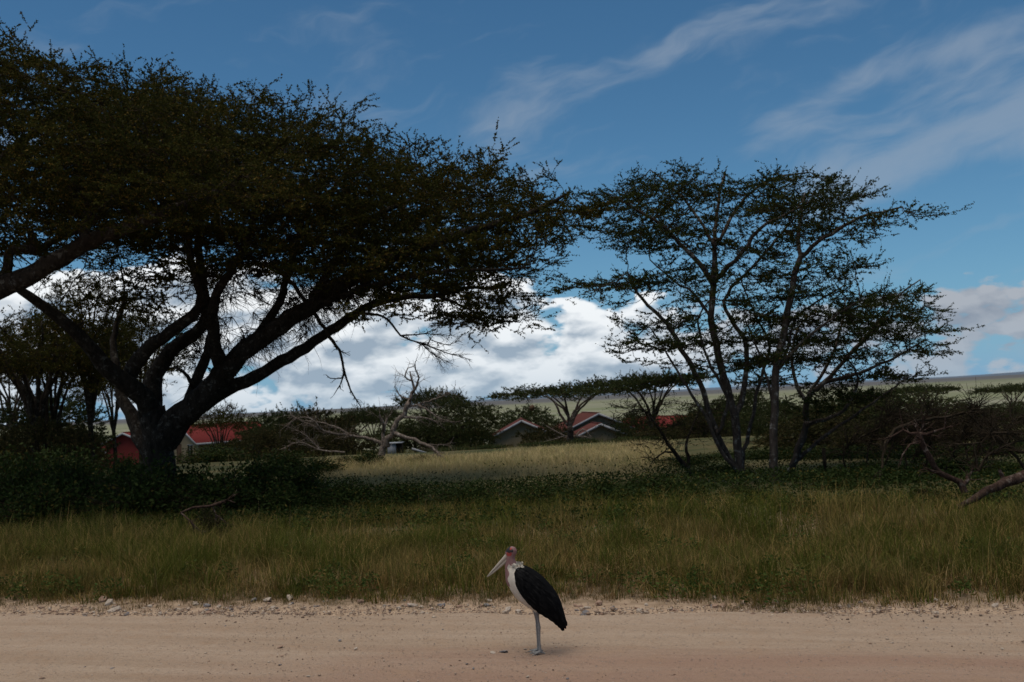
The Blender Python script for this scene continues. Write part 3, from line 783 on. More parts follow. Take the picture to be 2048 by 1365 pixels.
# ------------------------------------------------------------------ the thin acacias at the right
TIER[:] = [.62, 0.0]
Y = 30.5
s = Skel()
s.limb(drop(lp([(1484, 975), (1481, 943), (1468, 830), (1440, 723), (1422, 640), (1428, 570)], Y, .14, .095)), .25, .02)
s.limb(lp([(1479, 950), (1432, 868), (1398, 765), (1357, 682), (1312, 625), (1272, 585), (1255, 545)], Y, .105, .03, -1.5), .25)
s.limb(lp([(1470, 840), (1486, 786), (1494, 700), (1470, 650), (1448, 600), (1500, 540), (1560, 470), (1600, 420)], Y, .095, .025, 1.5), .25)
s.limb(lp([(1428, 572), (1400, 530), (1370, 500), (1330, 455), (1290, 430), (1240, 400)], Y, .09, .025, -1), .25)
s.limb(lp([(1428, 572), (1430, 500), (1432, 440), (1440, 380), (1450, 345)], Y, .09, .025, .6), .25)
s.limb(lp([(1430, 560), (1470, 520), (1520, 460), (1590, 420), (1640, 395)], Y, .08, .02, -1.5), .25)
s.limb(lp([(1430, 500), (1400, 440), (1350, 380), (1300, 340)], Y, .06, .02, 1), .25)
s.limb(lp([(1440, 480), (1480, 410), (1540, 360), (1620, 345)], Y, .06, .02, 1), .25)
s.limb(lp([(1436, 868), (1455, 800), (1415, 720), (1395, 640), (1420, 600)], Y - .6, .06, .02, -1), .25)
s.limb(lp([(1481, 950), (1440, 900), (1410, 830), (1365, 760), (1330, 700), (1300, 655)], Y - .4, .065, .02, -.6), .25)
s.limb(lp([(1484, 935), (1500, 850), (1522, 760), (1538, 690), (1505, 620), (1482, 560)], Y + .5, .07, .02, .8), .25)
s.limb(lp([(1425, 640), (1390, 590), (1345, 560), (1300, 520)], Y, .05, .02, .8), .25)
P1 = [[(1200, 345), (1290, 318), (1400, 330), (1460, 322), (1560, 340), (1640, 335), (1700, 352), (1690, 375), (1640, 395), (1560, 405), (1480, 390), (1380, 385), (1290, 400), (1215, 372)],
      [(1195, 420), (1300, 385), (1380, 430), (1330, 470), (1230, 460)], [(1140, 525), (1250, 490), (1320, 520), (1330, 560), (1270, 580), (1180, 560)],
      [(1240, 610), (1330, 590), (1420, 620), (1400, 680), (1280, 670)], [(1480, 420), (1640, 400), (1640, 450), (1520, 500)], [(1380, 400), (1500, 400), (1480, 470), (1400, 470)],
      [(1440, 560), (1560, 520), (1560, 640), (1450, 650)]]
P1 = [[(x, y + 14) for x, y in inset(q, 26)] for q in P1]
att = np.vstack([pads(P1[0], 84, 13, Y, 2.4, 1.0, .06), pads(P1[1], 22, 13, Y, 1.4, .9, .06), pads(P1[2], 26, 13, Y - 1.2, 1.2, .9, .06), pads(P1[3], 20, 12, Y - .8, 1.3, .8, .06),
                 pads(P1[4], 12, 12, Y, 1.4, .9, .05), pads(P1[5], 8, 12, Y, 1.5, .8, .05), pads(P1[6], 16, 12, Y, 1.4, .9, .07), pads([(1250, 690), (1380, 690), (1400, 760), (1290, 770)], 12, 11, Y, 1.2, .8, .07),
                 pads([(1260, 470), (1420, 440), (1560, 500), (1560, 740), (1380, 740), (1300, 640), (1250, 560)], 46, 11, Y, 1.8, .9, .05), pads([(1210, 360), (1700, 360), (1600, 460), (1300, 450)], 34, 11, Y, 2.0, 1.0, .05)])
s.grow(att, .22, 2.0, .32, 130, .0, .15, .10)
base = at(1484, 975, Y); base[2] = float(ground_z(base[0], base[1]))
OPT = dict(tw=1.9, twl=(.25, 1.0), lv=28, lL=(.04, .075), lW=.62, leaf_r=.024, upb=.06, twr=.008, tip=.008, ex=2.2)
build_tree('acacia_tree', s, base, 'slender acacia with several stems fanning from one base beside the straight pale trunk', 'tree', 'slender acacias in the scrub', M['pale_bark'], M['leaf_r'], M['twig'], **OPT)
Y = 29.0
s = Skel()
s.limb(drop(lp([(1545, 985), (1546, 960), (1548, 860), (1552, 744), (1566, 670), (1578, 612), (1590, 550), (1602, 512)], Y, .135, .075)), .25, .015)
s.limb(lp([(1602, 515), (1597, 479), (1603, 425), (1610, 385)], Y, .07, .02, .5), .2)
s.limb(lp([(1602, 515), (1640, 483), (1714, 438), (1764, 424), (1805, 414)], Y, .07, .02, -.8), .2)
s.limb(lp([(1556, 735), (1575, 700), (1590, 640), (1640, 600), (1690, 570)], Y, .05, .02, 1), .2)
s.limb(lp([(1549, 840), (1535, 760), (1512, 690), (1490, 640)], Y, .05, .018, .6), .2)
s.limb(lp([(1553, 744), (1600, 690), (1660, 640), (1720, 600)], Y, .055, .018, -.8), .2)
P2 = [[(1640, 425), (1740, 400), (1800, 395), (1880, 412), (1800, 428), (1700, 445)], [(1560, 380), (1700, 370), (1690, 410), (1600, 420)], [(1620, 500), (1740, 490), (1760, 540), (1640, 530)],
      [(1600, 570), (1700, 545), (1720, 620), (1600, 640)], [(1510, 600), (1580, 640), (1600, 720), (1520, 700)]]
P2 = [[(x - 24, y + 12) for x, y in inset(q, 26)] for q in P2]
att = np.vstack([pads(P2[0], 26, 13, Y - .5, 1.0, 1.0, .05), pads(P2[1], 22, 13, Y, 1.4, .9, .06), pads(P2[2], 10, 12, Y, 1.2, .8, .05), pads(P2[3], 16, 12, Y + .5, 1.3, .9, .07), pads(P2[4], 11, 12, Y + .5, 1.3, .7, .06), pads([(1540, 500), (1700, 480), (1740, 560), (1700, 680), (1560, 700)], 26, 11, Y, 1.5, .9, .05)])
s.grow(att, .22, 2.0, .32, 110, .0, .15, .09)
base = at(1545, 985, Y); base[2] = float(ground_z(base[0], base[1]))
build_tree('acacia_tree', s, base, 'slender acacia with one straight pale speckled trunk in the scrub', 'tree', 'slender acacias in the scrub', M['pale_bark'], M['leaf_r'], M['twig'], **OPT)
Y = 32.5
s = Skel()
s.limb(drop(lp([(1578, 955), (1585, 930), (1610, 860), (1614, 798), (1650, 765), (1700, 710), (1759, 640)], Y, .13, .05)), .25, .02)
s.limb(lp([(1614, 850), (1650, 838), (1688, 823), (1705, 790), (1717, 757), (1708, 735)], Y - .3, .07, .035, -.5), .2)
s.limb(lp([(1614, 805), (1590, 760), (1585, 700), (1600, 650), (1640, 620)], Y, .07, .02, 1), .2)
s.limb(lp([(1650, 765), (1720, 745), (1790, 715), (1850, 680)], Y, .07, .02, -1), .2)
s.limb(lp([(1700, 710), (1750, 660), (1800, 590), (1840, 560)], Y, .05, .02, .8), .2)
s.limb(lp([(1587, 925), (1640, 880), (1690, 845), (1760, 795), (1815, 755)], Y, .07, .02, -.8), .2)
s.limb(lp([(1614, 798), (1660, 720), (1682, 650), (1692, 595)], Y, .06, .018, .6), .2)
P3 = [[(1700, 560), (1780, 530), (1880, 555), (1905, 640), (1850, 690), (1760, 690), (1690, 640)], [(1560, 650), (1720, 630), (1740, 700), (1600, 720)], [(1720, 700), (1840, 690), (1830, 740), (1740, 760)],
      [(1500, 690), (1600, 690), (1620, 750), (1520, 760)]]
P3 = [[(x - 22, y + 8) for x, y in inset(q, 34)] for q in P3]
att = np.vstack([pads(P3[0], 48, 13, Y, 1.9, .9, .09), pads(P3[1], 24, 13, Y, 1.7, .9, .07), pads(P3[2], 18, 12, Y, 1.4, .9, .07), pads(P3[3], 14, 12, Y + .6, 1.4, .8, .07), pads([(1600, 640), (1860, 640), (1860, 720), (1780, 780), (1620, 770)], 40, 11, Y, 1.6, .9, .06)])
s.grow(att, .22, 2.0, .32, 110, .0, .15, .12)
base = at(1578, 955, Y); base[2] = float(ground_z(base[0], base[1]))
build_tree('acacia_tree', s, base, 'leaning slender acacia with a bushy fan of branches and a pale broken limb', 'tree', 'slender acacias in the scrub', M['pale_bark'], M['leaf_r'], M['twig'], **OPT)
# small bare leaning sapling beside them
Y = 33.0
s = Skel()
s.limb(drop(lp([(1382, 960), (1378, 945), (1356, 915), (1337, 889), (1318, 860), (1300, 830)], Y, .10, .03)), .2, .015)
s.limb(lp([(1376, 942), (1376, 915), (1372, 890), (1382, 860), (1400, 820)], Y, .07, .02, .4), .2)
s.limb(lp([(1350, 905), (1330, 905), (1310, 918), (1298, 935)], Y, .04, .01, -.3), .2)
att = np.vstack([pads([(1230, 790), (1330, 770), (1370, 830), (1330, 880), (1240, 860)], 26, 11, Y, 1.4, .7, .15), pads([(1290, 870), (1340, 870), (1320, 940), (1290, 940)], 8, 9, Y, .8, .4, .15),
                 pads([(1370, 790), (1440, 780), (1450, 850), (1380, 860)], 14, 11, Y, 1.2, .6, .15)])
s.grow(att, .2, 2.0, .3, 90, .02, .25, .12)
base = at(1382, 960, Y); base[2] = float(ground_z(base[0], base[1]))
build_tree('small_tree', s, base, 'small crooked thorn tree with bare lower twigs at the edge of the golden clearing', 'tree', None, M['bark'], M['leaf_r'], M['twig'], **dict(OPT, lv=4, bare=.35))
TIER[:] = [0.0, 0.0]
# ------------------------------------------------------------------ background acacias
def proto_umbrella(R, H, thick, nl, trunk_h, tr, seed, pads_n=60, per=9, vase=False, leaf=(.10, .18), lv=11, tw=2.4, droop=.12, mat=None, low=0.0):
    global rng
    rng = np.random.default_rng(seed); S = Skel()
    lean = rng.normal(0, .25, 2)
    S.limb([[0, 0, -.15, tr * 1.25], [lean[0] * .3, lean[1] * .3, trunk_h * .5, tr], [lean[0], lean[1], trunk_h, tr * .85]], .4, .02)
    for k in range(nl):
        a = 2 * PI * (k + rng.uniform(-.3, .3)) / nl; rr = R * rng.uniform(.35, .75); zt = H - thick * rng.uniform(.5, .9)
        c, d = math.cos(a), math.sin(a); z0 = trunk_h * rng.uniform(.25 if vase else .75, 1.0)
        S.limb([[lean[0] * .8, lean[1] * .8, z0, tr * .55], [c * rr * .22 + rng.normal(0, .12), d * rr * .22 + rng.normal(0, .12), z0 + (zt - z0) * .4, tr * .42], [c * rr * .6 + rng.normal(0, .15), d * rr * .6 + rng.normal(0, .15), z0 + (zt - z0) * .8, tr * .28], [c * rr, d * rr, zt, tr * .12]], .4, .06)
    C = rng.normal(0, 1, (pads_n, 3)); C[:, 2] = 0; C = unit(C) * (R * np.sqrt(rng.uniform(0, 1, pads_n)))[:, None]
    rr = np.linalg.norm(C, axis=1) / R
    C[:, 2] = H - thick * (rng.uniform(.05, 1, pads_n) * (1 - .5 * rr)) - H * droop * rr ** 2 - low * H * rng.uniform(0, 1, pads_n) * (rr > .45)
    att = np.repeat(C, per, 0) + rng.normal(0, .5, (pads_n * per, 3)) * np.array([R * .26, R * .26, .09])
    S.grow(att, .32, 4.0, .42, 60, .02, .25)
    return S, dict(tw=tw, twl=(.3, 1.0), lv=lv, lL=leaf, lW=.5, leaf_r=.03, upb=.06, twr=.010, subn=1.6)
protos = {}
def make_proto(key, label, bark, leafm, *a, **k):
    S, opt = proto_umbrella(*a, **k)
    protos[key] = (build_tree('acacia_tree', S, (0, 0, 0), label, 'tree', 'trees behind the scrub', bark, leafm, M['twig'], **opt), a[0], a[1])
make_proto('wide', 'x', M['pale_bark'], M['leaf_far'], 5.0, 6.0, 1.3, 7, 2.0, .22, 101, 130, 10, lv=16)
make_proto('round', 'x', M['bark'], M['leaf_far'], 4.0, 5.0, 2.0, 7, 1.2, .20, 102, 160, 10, low=.62, lv=19)
make_proto('vase', 'x', M['bark'], M['leaf'], 4.8, 7.0, 2.6, 12, 1.4, .26, 103, 150, 10, vase=True, low=.12, leaf=(.08, .14), lv=14, tw=2.4)
make_proto('bushy', 'x', M['bark'], M['bush_dry'], 3.4, 3.4, 2.4, 9, .6, .12, 104, 150, 10, vase=True, low=.75, droop=.3, lv=20, leaf=(.11, .19))
make_proto('flat', 'x', M['bark'], M['leaf_far'], 5.4, 5.2, .8, 8, 1.7, .24, 105, 130, 10, droop=.08, lv=16)
make_proto('tall', 'x', M['bark'], M['leaf'], 5.2, 10.0, 1.5, 9, 3.2, .26, 106, 120, 10, leaf=(.08, .14), lv=17, tw=2.4, low=.32)
rng = np.random.default_rng(77)
used = set()
def place_tree(key, px, top, Y, wpx, label, rz, group='trees behind the scrub'):
    root, R, H = protos[key]
    o = root if key not in used else copy_tree(root); used.add(key)
    p = at(px, top, Y); g = float(ground_z(p[0], Y)); sx = wpx * Y / FPX / (2 * R); sz = (p[2] - g) / (H + .25)
    o.location = (p[0], Y, g - .02); o.scale = (sx, sx, sz); o.rotation_euler.z = rz
    o['label'] = label; o['group'] = group
    return o
TR = [('wide', 1135, 760, 66, 285, 'flat topped umbrella acacia with a round hanging nest, beside the tan gabled house', .3),
      ('flat', 1300, 742, 66, 215, 'layered acacia in front of the house with two stepped white gable boards', 1.2),
      ('round', 905, 790, 70, 170, 'dense dark rounded acacia right behind the bleached dead tree', .5),
      ('wide', 862, 770, 86, 125, 'acacia crown rising above the dense rounded acacia by the dead tree', 2.1),
      ('bushy', 625, 800, 74, 170, 'twiggy olive thorn tree at the end of the dead tree\'s long left limb', .2),
      ('round', 548, 812, 84, 140, 'rounded acacia between the red roof and the twiggy olive thorn tree', 2.6),
      ('vase', 437, 800, 76, 105, 'small forked acacia with bare stems in front of the red roofed house', 1.0),
      ('wide', 745, 806, 82, 110, 'thin acacia crown just behind the dead tree\'s pale upright stem', 4.0),
      ('bushy', 690, 850, 66, 120, 'low olive thorn bush under the dead tree\'s long left limb', 4.4),
      ('flat', 1838, 768, 60, 125, 'flat acacia between the leaning slender acacia and the open plain', 3.3),
      ('wide', 2022, 764, 62, 135, 'flat topped acacia above the fallen branches, across the gap of open plain', 5.0),
      ('bushy', 1955, 812, 66, 220, 'low dark thorn bush in the gap before the open plain', 1.0),
      ('bushy', 1710, 778, 48, 230, 'tall thorn bush directly behind the pale broken limb', 2.0),
      ('round', 1500, 772, 74, 150, 'rounded acacia seen between the slender stems', 3.6),
      ('bushy', 1405, 815, 62, 130, 'thorn bush behind the small crooked thorn tree', 5.2),
      ('bushy', 1098, 840, 80, 130, 'thorn bush hiding half of the tan gabled house', 3.0),
      ('bushy', 1243, 868, 78, 62, 'small thorn bush below the two stepped white gable boards', .8),
      ('vase', 88, 615, 46, 300, 'vase shaped acacia with many stems rising beside the great trunk', .7),
      ('tall', 175, 535, 47, 210, 'flat acacia crown showing through under the massive reaching limb', 2.2),
      ('wide', 20, 690, 58, 230, 'broad acacia behind the vase shaped one', .9),
      ('tall', 225, 690, 62, 150, 'tall acacia between the vase shaped acacia and the great trunk', 4.1),
      ('bushy', 140, 838, 56, 140, 'dark thorn bush in front of the small far gable', 2.8),
      ('bushy', 30, 845, 52, 160, 'dark thorn bush at the foot of the vase shaped acacia', .4),
      ('bushy', 520, 848, 66, 130, 'olive thorn bush beside the end of the red roof', 1.9),
      ('round', 1640, 800, 56, 130, 'rounded acacia low behind the straight pale trunk', 1.1),
      ('tall', 70, 610, 45, 340, 'big dark layered acacia spreading under the massive reaching limb', 3.9),
      ('tall', 275, 610, 54, 210, 'flat crowned acacia seen between the great acacia\'s left limbs', .1),
      ('round', 95, 770, 60, 200, 'rounded dark acacia low behind the vase shaped acacia', 5.5),
      ('bushy', 85, 820, 44, 180, 'broad dark thorn bush beside the vase shaped acacia stems', 1.3),
      ('round', 590, 822, 92, 190, 'far rounded acacia above the end of the red iron roof', 1.4),
      ('flat', 690, 828, 95, 170, 'far flat acacia left of the dead tree against the plain', .6),
      ('round', 935, 828, 78, 90, 'rounded acacia between the dense dark acacia and the tan gabled house', 2.2),
      ('round', 820, 835, 72, 150, 'dark rounded acacia directly behind the dead tree trunk', 5.1),
      ('bushy', 1320, 850, 60, 120, 'thorn bush under the layered acacia at the clearing', 2.5),
      ('round', 1560, 800, 50, 170, 'dark rounded acacia close behind the straight pale trunk', .3),
      ('bushy', 1640, 815, 42, 230, 'dark thorn bush behind the leaning slender acacia', 4.9),
      ('round', 1810, 775, 46, 240, 'dark rounded acacia behind the brush heap', 2.7),
      ('bushy', 1770, 835, 38, 230, 'dark thorn bush left of the brush heap', .9),
      ('bushy', 1910, 815, 40, 260, 'dark thorn bush directly behind the brush heap', 3.4),
      ('round', 1050, 806, 104, 130, 'far rounded acacia behind the tan gabled house', 2.0),
      ('round', 1440, 800, 96, 130, 'far rounded acacia behind the small crooked thorn tree', 4.6),
      ('round', 1395, 805, 84, 120, 'rounded acacia hiding the end of the red roof behind the small crooked thorn tree', .2),
      ('round', 1275, 812, 80, 90, 'rounded acacia between the stepped gables and the red roof', 3.2),
      ('round', 2030, 800, 55, 150, 'rounded acacia behind the forked dead branch', 1.5)]
for t in TR: place_tree(*t)

# hanging weaver nest
M['nest'] = material('dry_nest', lambda g, p, o, r: (g.mix(g.noise(o, 9, 4), (.05, .032, .02), (.16, .10, .06)), (g.noise(o, 30, 3), .03)))
def lump(r, seed, sub=2, sc=(1, 1, 1), amp=.25):
    bm = bmesh.new(); bmesh.ops.create_icosphere(bm, subdivisions=sub, radius=1)
    q = np.random.default_rng(seed); ph = q.uniform(0, 6, (6, 3)); fr = q.uniform(1.0, 3.2, (6, 3))
    for v in bm.verts:
        c = np.array(v.co); d = sum(math.sin(float(fr[i] @ c) + ph[i, 0]) for i in range(6)) / 3
        v.co = Vector(c * (1 + amp * d) * r * np.array(sc))
    return bm
nr = empty('weaver_nest', tuple(at(1064, 816, 71)), 'round brown nest hanging from a twig under the umbrella acacia', 'nest')
me = bpy.data.meshes.new('nest_ball'); bm = lump(.19, 5, 3, (1, 1, 1.05), .2); bm.to_mesh(me); bm.free(); new_obj('nest_ball', me, M['nest'], nr)
A = Acc(); A.add(*prisms(np.array([[0, 0, .1], [.03, 0, .5]]), np.array([[.03, 0, .5], [.1, .1, 1.1]]), .015, .012)); 
n_ = 60; d = unit(rng.normal(0, 1, (n_, 3))); A.add(*prisms(d * .15, d * rng.uniform(.2, .27, (n_, 1)) + np.array([0, 0, -.03]), .008, .003))
new_obj('grass_stem', A.mesh('grass_stem'), M['nest'], nr)

# ------------------------------------------------------------------ houses
M['wall'] = material('tan_plaster', lambda g, p, o, r: (g.mix(g.noise(o, 1.3, 5, .6), (.20, .155, .095), (.26, .205, .13)), (g.noise(o, 12, 3), .01)))
M['redwall'] = material('red_paint', lambda g, p, o, r: g.mix(g.noise(o, 1.6, 5, .6), (.14, .022, .02), (.19, .036, .03)), .9)
M['roof'] = material('red_iron', lambda g, p, o, r: g.mix(g.noise(o, .9, 6, .65), (.13, .022, .021), (.18, .036, .032)), .92, .04)
M['roof_dull'] = material('dull_brown_iron', lambda g, p, o, r: g.mix(g.noise(o, .9, 6, .65), (.075, .028, .024), (.12, .045, .038)), .92, .04)
M['board'] = material('white_board', lambda g, p, o, r: g.mix(g.noise(o, 3, 4), (.24, .24, .25), (.34, .34, .35)), .9, .04)
M['dark'] = material('dark_opening', lambda g, p, o, r: g.mix(g.noise(o, 3, 2), (.015, .012, .010), (.035, .026, .02)), .7)
M['wood'] = material('brown_door', lambda g, p, o, r: g.mix(g.noise(o, 6, 3), (.045, .028, .018), (.085, .05, .03)), .7)
def house(px, ridge_py, Y, halfw, rise, wall_h, length, rz, label, wallm, porch=None, door=-.9, over=.45, roofm='roof', group='red roofed houses beyond the clearing'):
    p = at(px, ridge_py, Y); r = empty('house', (p[0], Y, p[2] - wall_h - rise), label, 'house', group, rz)
    W, L, z1 = halfw - over, length, wall_h; zr = wall_h + rise; sl = rise / halfw
    ze = zr - sl * halfw
    A = Acc(); zw = zr - sl * W - .03
    v = [(-W, 0, -1), (W, 0, -1), (W, 0, zw), (0, 0, zr - .05), (-W, 0, zw)]
    v = np.array([(x, y, z) for y in (0, L) for x, _, z in v], float)
    A.add(v, [[0, 1, 6, 5], [1, 2, 7, 6], [4, 0, 5, 9]]); A.add(v, [[0, 1, 2, 3, 4], [9, 8, 7, 6, 5]])
    new_obj('wall', A.mesh('wall'), wallm, r)
    for sg in (-1, 1):                       # corrugated sheets
        nx = int(L / .09); A = Acc(); ys = np.linspace(-over, L + over, nx * 2)
        zz_ = .018 * np.cos(np.arange(len(ys)) * PI)
        a = np.stack([0 * ys, ys, zr + .04 + zz_], -1); b = np.stack([sg * halfw + 0 * ys, ys, ze + .04 + zz_], -1)
        V = np.stack([a, b, a - [0, 0, .03], b - [0, 0, .03]], 1).reshape(-1, 3); i = np.arange(len(ys) - 1) * 4
        A.add(V, np.concatenate([np.stack([i, i + 1, i + 5, i + 4], -1), np.stack([i + 2, i + 6, i + 7, i + 3], -1), np.stack([i + 1, i + 3, i + 7, i + 5], -1)]))
        rf = new_obj('roof', A.mesh('roof'), M[roofm], r)
        A = Acc(); th = math.atan2(zr - ze, halfw); ln = math.hypot(halfw, rise)
        Rm = np.array([[sg * math.cos(th), 0, sg * math.sin(th)], [0, 1, 0], [-math.sin(th), 0, math.cos(th)]])
        box(A, (0, -over - .05, -.13), (ln, -over + .0, .05), Rm); A.v[-1] += [0, 0, zr]
        new_obj('barge_board', A.mesh('barge_board'), M['board'], rf)
        A = Acc(); box(A, (sg * halfw - .02 if sg > 0 else sg * halfw - .03, -over, ze - .16), (sg * halfw + .03 if sg > 0 else sg * halfw + .02, L + over, ze + .02))
        new_obj('fascia_board', A.mesh('fascia_board'), M['board'], rf)
    A = Acc(); box(A, (-.12, -over, zr + .03), (.12, L + over, zr + .09)); new_obj('ridge_cap', A.mesh('ridge_cap'), M[roofm], r)
    if door is not None:
        A = Acc(); box(A, (door - .42, -.03, -.9), (door + .42, .02, 1.95)); d_ = new_obj('door', A.mesh('door'), M['wood'], r)
        A = Acc(); [box(A, *q) for q in (((door - .50, -.05, -.9), (door - .42, .02, 2.03)), ((door + .42, -.05, -.9), (door + .50, .02, 2.03)), ((door - .42, -.05, 1.95), (door + .42, .02, 2.03)))]
        new_obj('door_frame', A.mesh('door_frame'), M['wood'], d_)
        A = Acc(); box(A, (-door - .5, -.02, .95), (-door + .5, .02, 1.9)); w_ = new_obj('window', A.mesh('window'), M['dark'], r)
        A = Acc(); [box(A, *q) for q in (((-door - .56, -.05, .87), (-door + .56, .0, .95)), ((-door - .56, -.05, 1.9), (-door + .56, .0, 1.97)), ((-door - .03, -.04, .95), (-door + .03, 0, 1.9)))]
        new_obj('window_frame', A.mesh('window_frame'), M['board'], w_)
    if porch:
        x0, x1, za, zb, dp = porch
        A = Acc(); V = np.array([[x0, -dp, zb], [x1, -dp, zb], [x1, .0, za], [x0, .0, za]]); V = np.vstack([V, V - [0, 0, .05]]); A.add(V, BOXF[:, ::-1])
        pr = new_obj('porch_roof', A.mesh('porch_roof'), M['roof'], r)
        A = Acc(); box(A, (x0, -dp - .04, zb - .14), (x1, -dp, zb + .03)); new_obj('fascia_board', A.mesh('fascia_board'), M['board'], pr)
        for xx in (x0 + .1, x1 - .1):
            A = Acc(); box(A, (xx - .05, -dp + .02, -1), (xx + .05, -dp + .12, zb - .03)); new_obj('porch_post', A.mesh('porch_post'), M['wood'], r)
    return r
house(1043, 841, 90, 3.35, 1.65, 2.5, 9, math.radians(0), 'tan walled house with one white gable board and a dark door beyond the golden clearing', M['wall'], door=-1.35, roofm='roof_dull')
house(1196, 827, 92, 3.5, 1.6, 2.5, 9, math.radians(5), 'house with two stepped white gable boards half hidden behind acacias', M['wall'], door=1.1, roofm='roof_dull')
h4 = at(1202, 851, 87)
house(1200, 848, 86, 2.9, 1.3, 2.0, 4, math.radians(5), 'low front annex with white gable board before the stepped gable house', M['wall'], door=None, over=.4, roofm='roof_dull')
house(1372, 832, 100, 3.0, 1.5, 2.4, 8, math.radians(38), 'red roofed house seen through the small crooked thorn tree', M['wall'], door=.9)
house(251, 866, 96, 2.6, 1.05, 2.2, 8, math.radians(-14), 'red walled house with white gable boards left of the great trunk', M['redwall'], door=None)
house(368, 852, 92, 3.4, 1.6, 2.1, 7, math.radians(-48), 'house with broad red iron roof right of the great trunk', M['wall'], door=-1.2)
house(178, 886, 104, 2.6, 1.0, 2.0, 6, math.radians(-25), 'small far house with dim gable board at the dark thorn bush', M['redwall'], door=None)

# little grey shed behind the dead tree
p = at(787, 886, 66); gz_ = float(ground_z(p[0], 66)); sh = empty('shed', (p[0], 66, gz_), 'small grey sheet metal shed behind the dead tree', 'shed')
M['tin'] = material('grey_tin', lambda g, p, o, r: g.mix(g.noise(o, 2, 4), (.20, .21, .23), (.30, .31, .33)), .5, .4)
hs = p[2] - gz_
for sg, (x0, x1) in (('a', (-.42, .12)), ('b', (.12, .5))):
    A = Acc(); box(A, (x0, 0 if sg == 'a' else .3, -.1), (x1, 1.2, hs - .06)); new_obj('panel', A.mesh('panel'), M['tin'] if sg == 'a' else M['dark'], sh)
A = Acc(); box(A, (-.5, -.1, hs - .06), (.56, 1.3, hs)); new_obj('roof', A.mesh('roof'), M['tin'], sh)
# pale broken board lying in the grass by the shed
A = Acc(); Rz = np.array([[math.cos(.35), 0, math.sin(.35)], [0, 1, 0], [-math.sin(.35), 0, math.cos(.35)]])
box(A, (-.45, -.03, -.06), (.45, .03, .06), Rz)
p = at(838, 902, 60); new_obj('board', A.mesh('board'), M['board'], label='pale short board leaning in the grass right of the shed', cat='board').location = p

# ------------------------------------------------------------------ dead wood
def bare_thing(name, paths, Y, label, mat, cat, twn, **k):
    me, o3 = bare_branch(name, paths, Y, label, twn=twn, **k)
    o = new_obj(name, me, mat, None, None, label, cat); o.location = o3; return o
gb = at(760, 925, 50)
bare_thing('dead_tree', [([(760, 930), (762, 915), (769, 890), (782, 867), (793, 848), (807, 830), (818, 804)], .20, .10, 0),
    ([(818, 804), (828, 779), (824, 762), (820, 743)], .10, .03, .3), ([(826, 785), (834, 770), (838, 756), (831, 740), (830, 726)], .07, .02, -.3), ([(824, 762), (810, 754), (816, 737), (828, 733)], .05, .02, 0),
    ([(767, 892), (766, 870), (770, 846), (774, 836)], .11, .05, .2), ([(767, 862), (765, 846), (759, 830)], .09, .05, -.2),
    ([(786, 866), (809, 874), (841, 886), (870, 901), (883, 914), (908, 926)], .12, .04, -1.5), ([(870, 900), (880, 918), (878, 928)], .05, .02, -1.2),
    ([(767, 893), (746, 881), (717, 874), (660, 866), (615, 848), (580, 830)], .10, .03, .5), ([(700, 873), (680, 858), (640, 845), (610, 842)], .06, .02, .3), ([(640, 858), (625, 840), (600, 835), (575, 850)], .05, .02, -.4),
    ([(805, 834), (830, 836), (852, 836), (875, 846)], .07, .03, -.4), ([(815, 815), (850, 806), (880, 795), (900, 785)], .06, .02, .4), ([(838, 812), (858, 822), (880, 838), (910, 845)], .07, .02, -.6),
    ([(820, 800), (800, 792), (790, 775)], .05, .02, .4), ([(846, 888), (870, 890), (893, 889)], .04, .015, -.4)],
    50, 'bleached leafless dead tree with low limbs reaching both ways in the golden clearing', M['dead_wood'], 'tree', 300, twl=(.25, 1.0), spread=.7, jit=.06)
bare_thing('fallen_trunk', [([(2150, 905), (2100, 928), (2048, 952), (1992, 977), (1955, 994), (1914, 1016)], .15, .05, -.6), ([(2010, 968), (2004, 950), (1998, 940)], .05, .03, 0)],
           19.6, 'peeling reddish fallen trunk lying in the grass below the brush heap', M['red_wood'], 'log', 0, side=10)
bare_thing('dead_bough', [([(1930, 985), (1926, 966), (1905, 958), (1880, 946), (1856, 915), (1846, 882), (1837, 867)], .075, .055, 0), ([(1926, 972), (1932, 960), (1934, 953)], .06, .03, .1),
    ([(1880, 946), (1862, 942), (1856, 938)], .04, .02, -.2), ([(1837, 867), (1822, 866), (1806, 860), (1784, 874), (1776, 884)], .04, .012, .3), ([(1839, 867), (1852, 869), (1866, 864), (1890, 857), (1890, 842)], .045, .02, -.2),
    ([(1838, 868), (1843, 858), (1848, 850)], .03, .015, 0), ([(1842, 882), (1820, 890), (1805, 910), (1800, 930)], .03, .01, -.3)],
    21.5, 'curved reddish dead bough rising from the grass in front of the brush heap', M['red_wood'], 'branch', 50, twl=(.15, .5))
bare_thing('dead_branch', [([(1815, 850), (1844, 840), (1895, 835), (1931, 825), (1955, 826)], .05, .02, .5), ([(1826, 846), (1840, 832), (1845, 815), (1848, 805)], .025, .01, 0), ([(1815, 850), (1790, 862), (1770, 890), (1760, 960)], .05, .03, -.8),
    ([(1931, 825), (1950, 840), (1965, 860)], .02, .01, .3)], 27, 'long brown dead branch arching across the top of the brush heap', M['twig'], 'branch', 50, twl=(.2, .6))
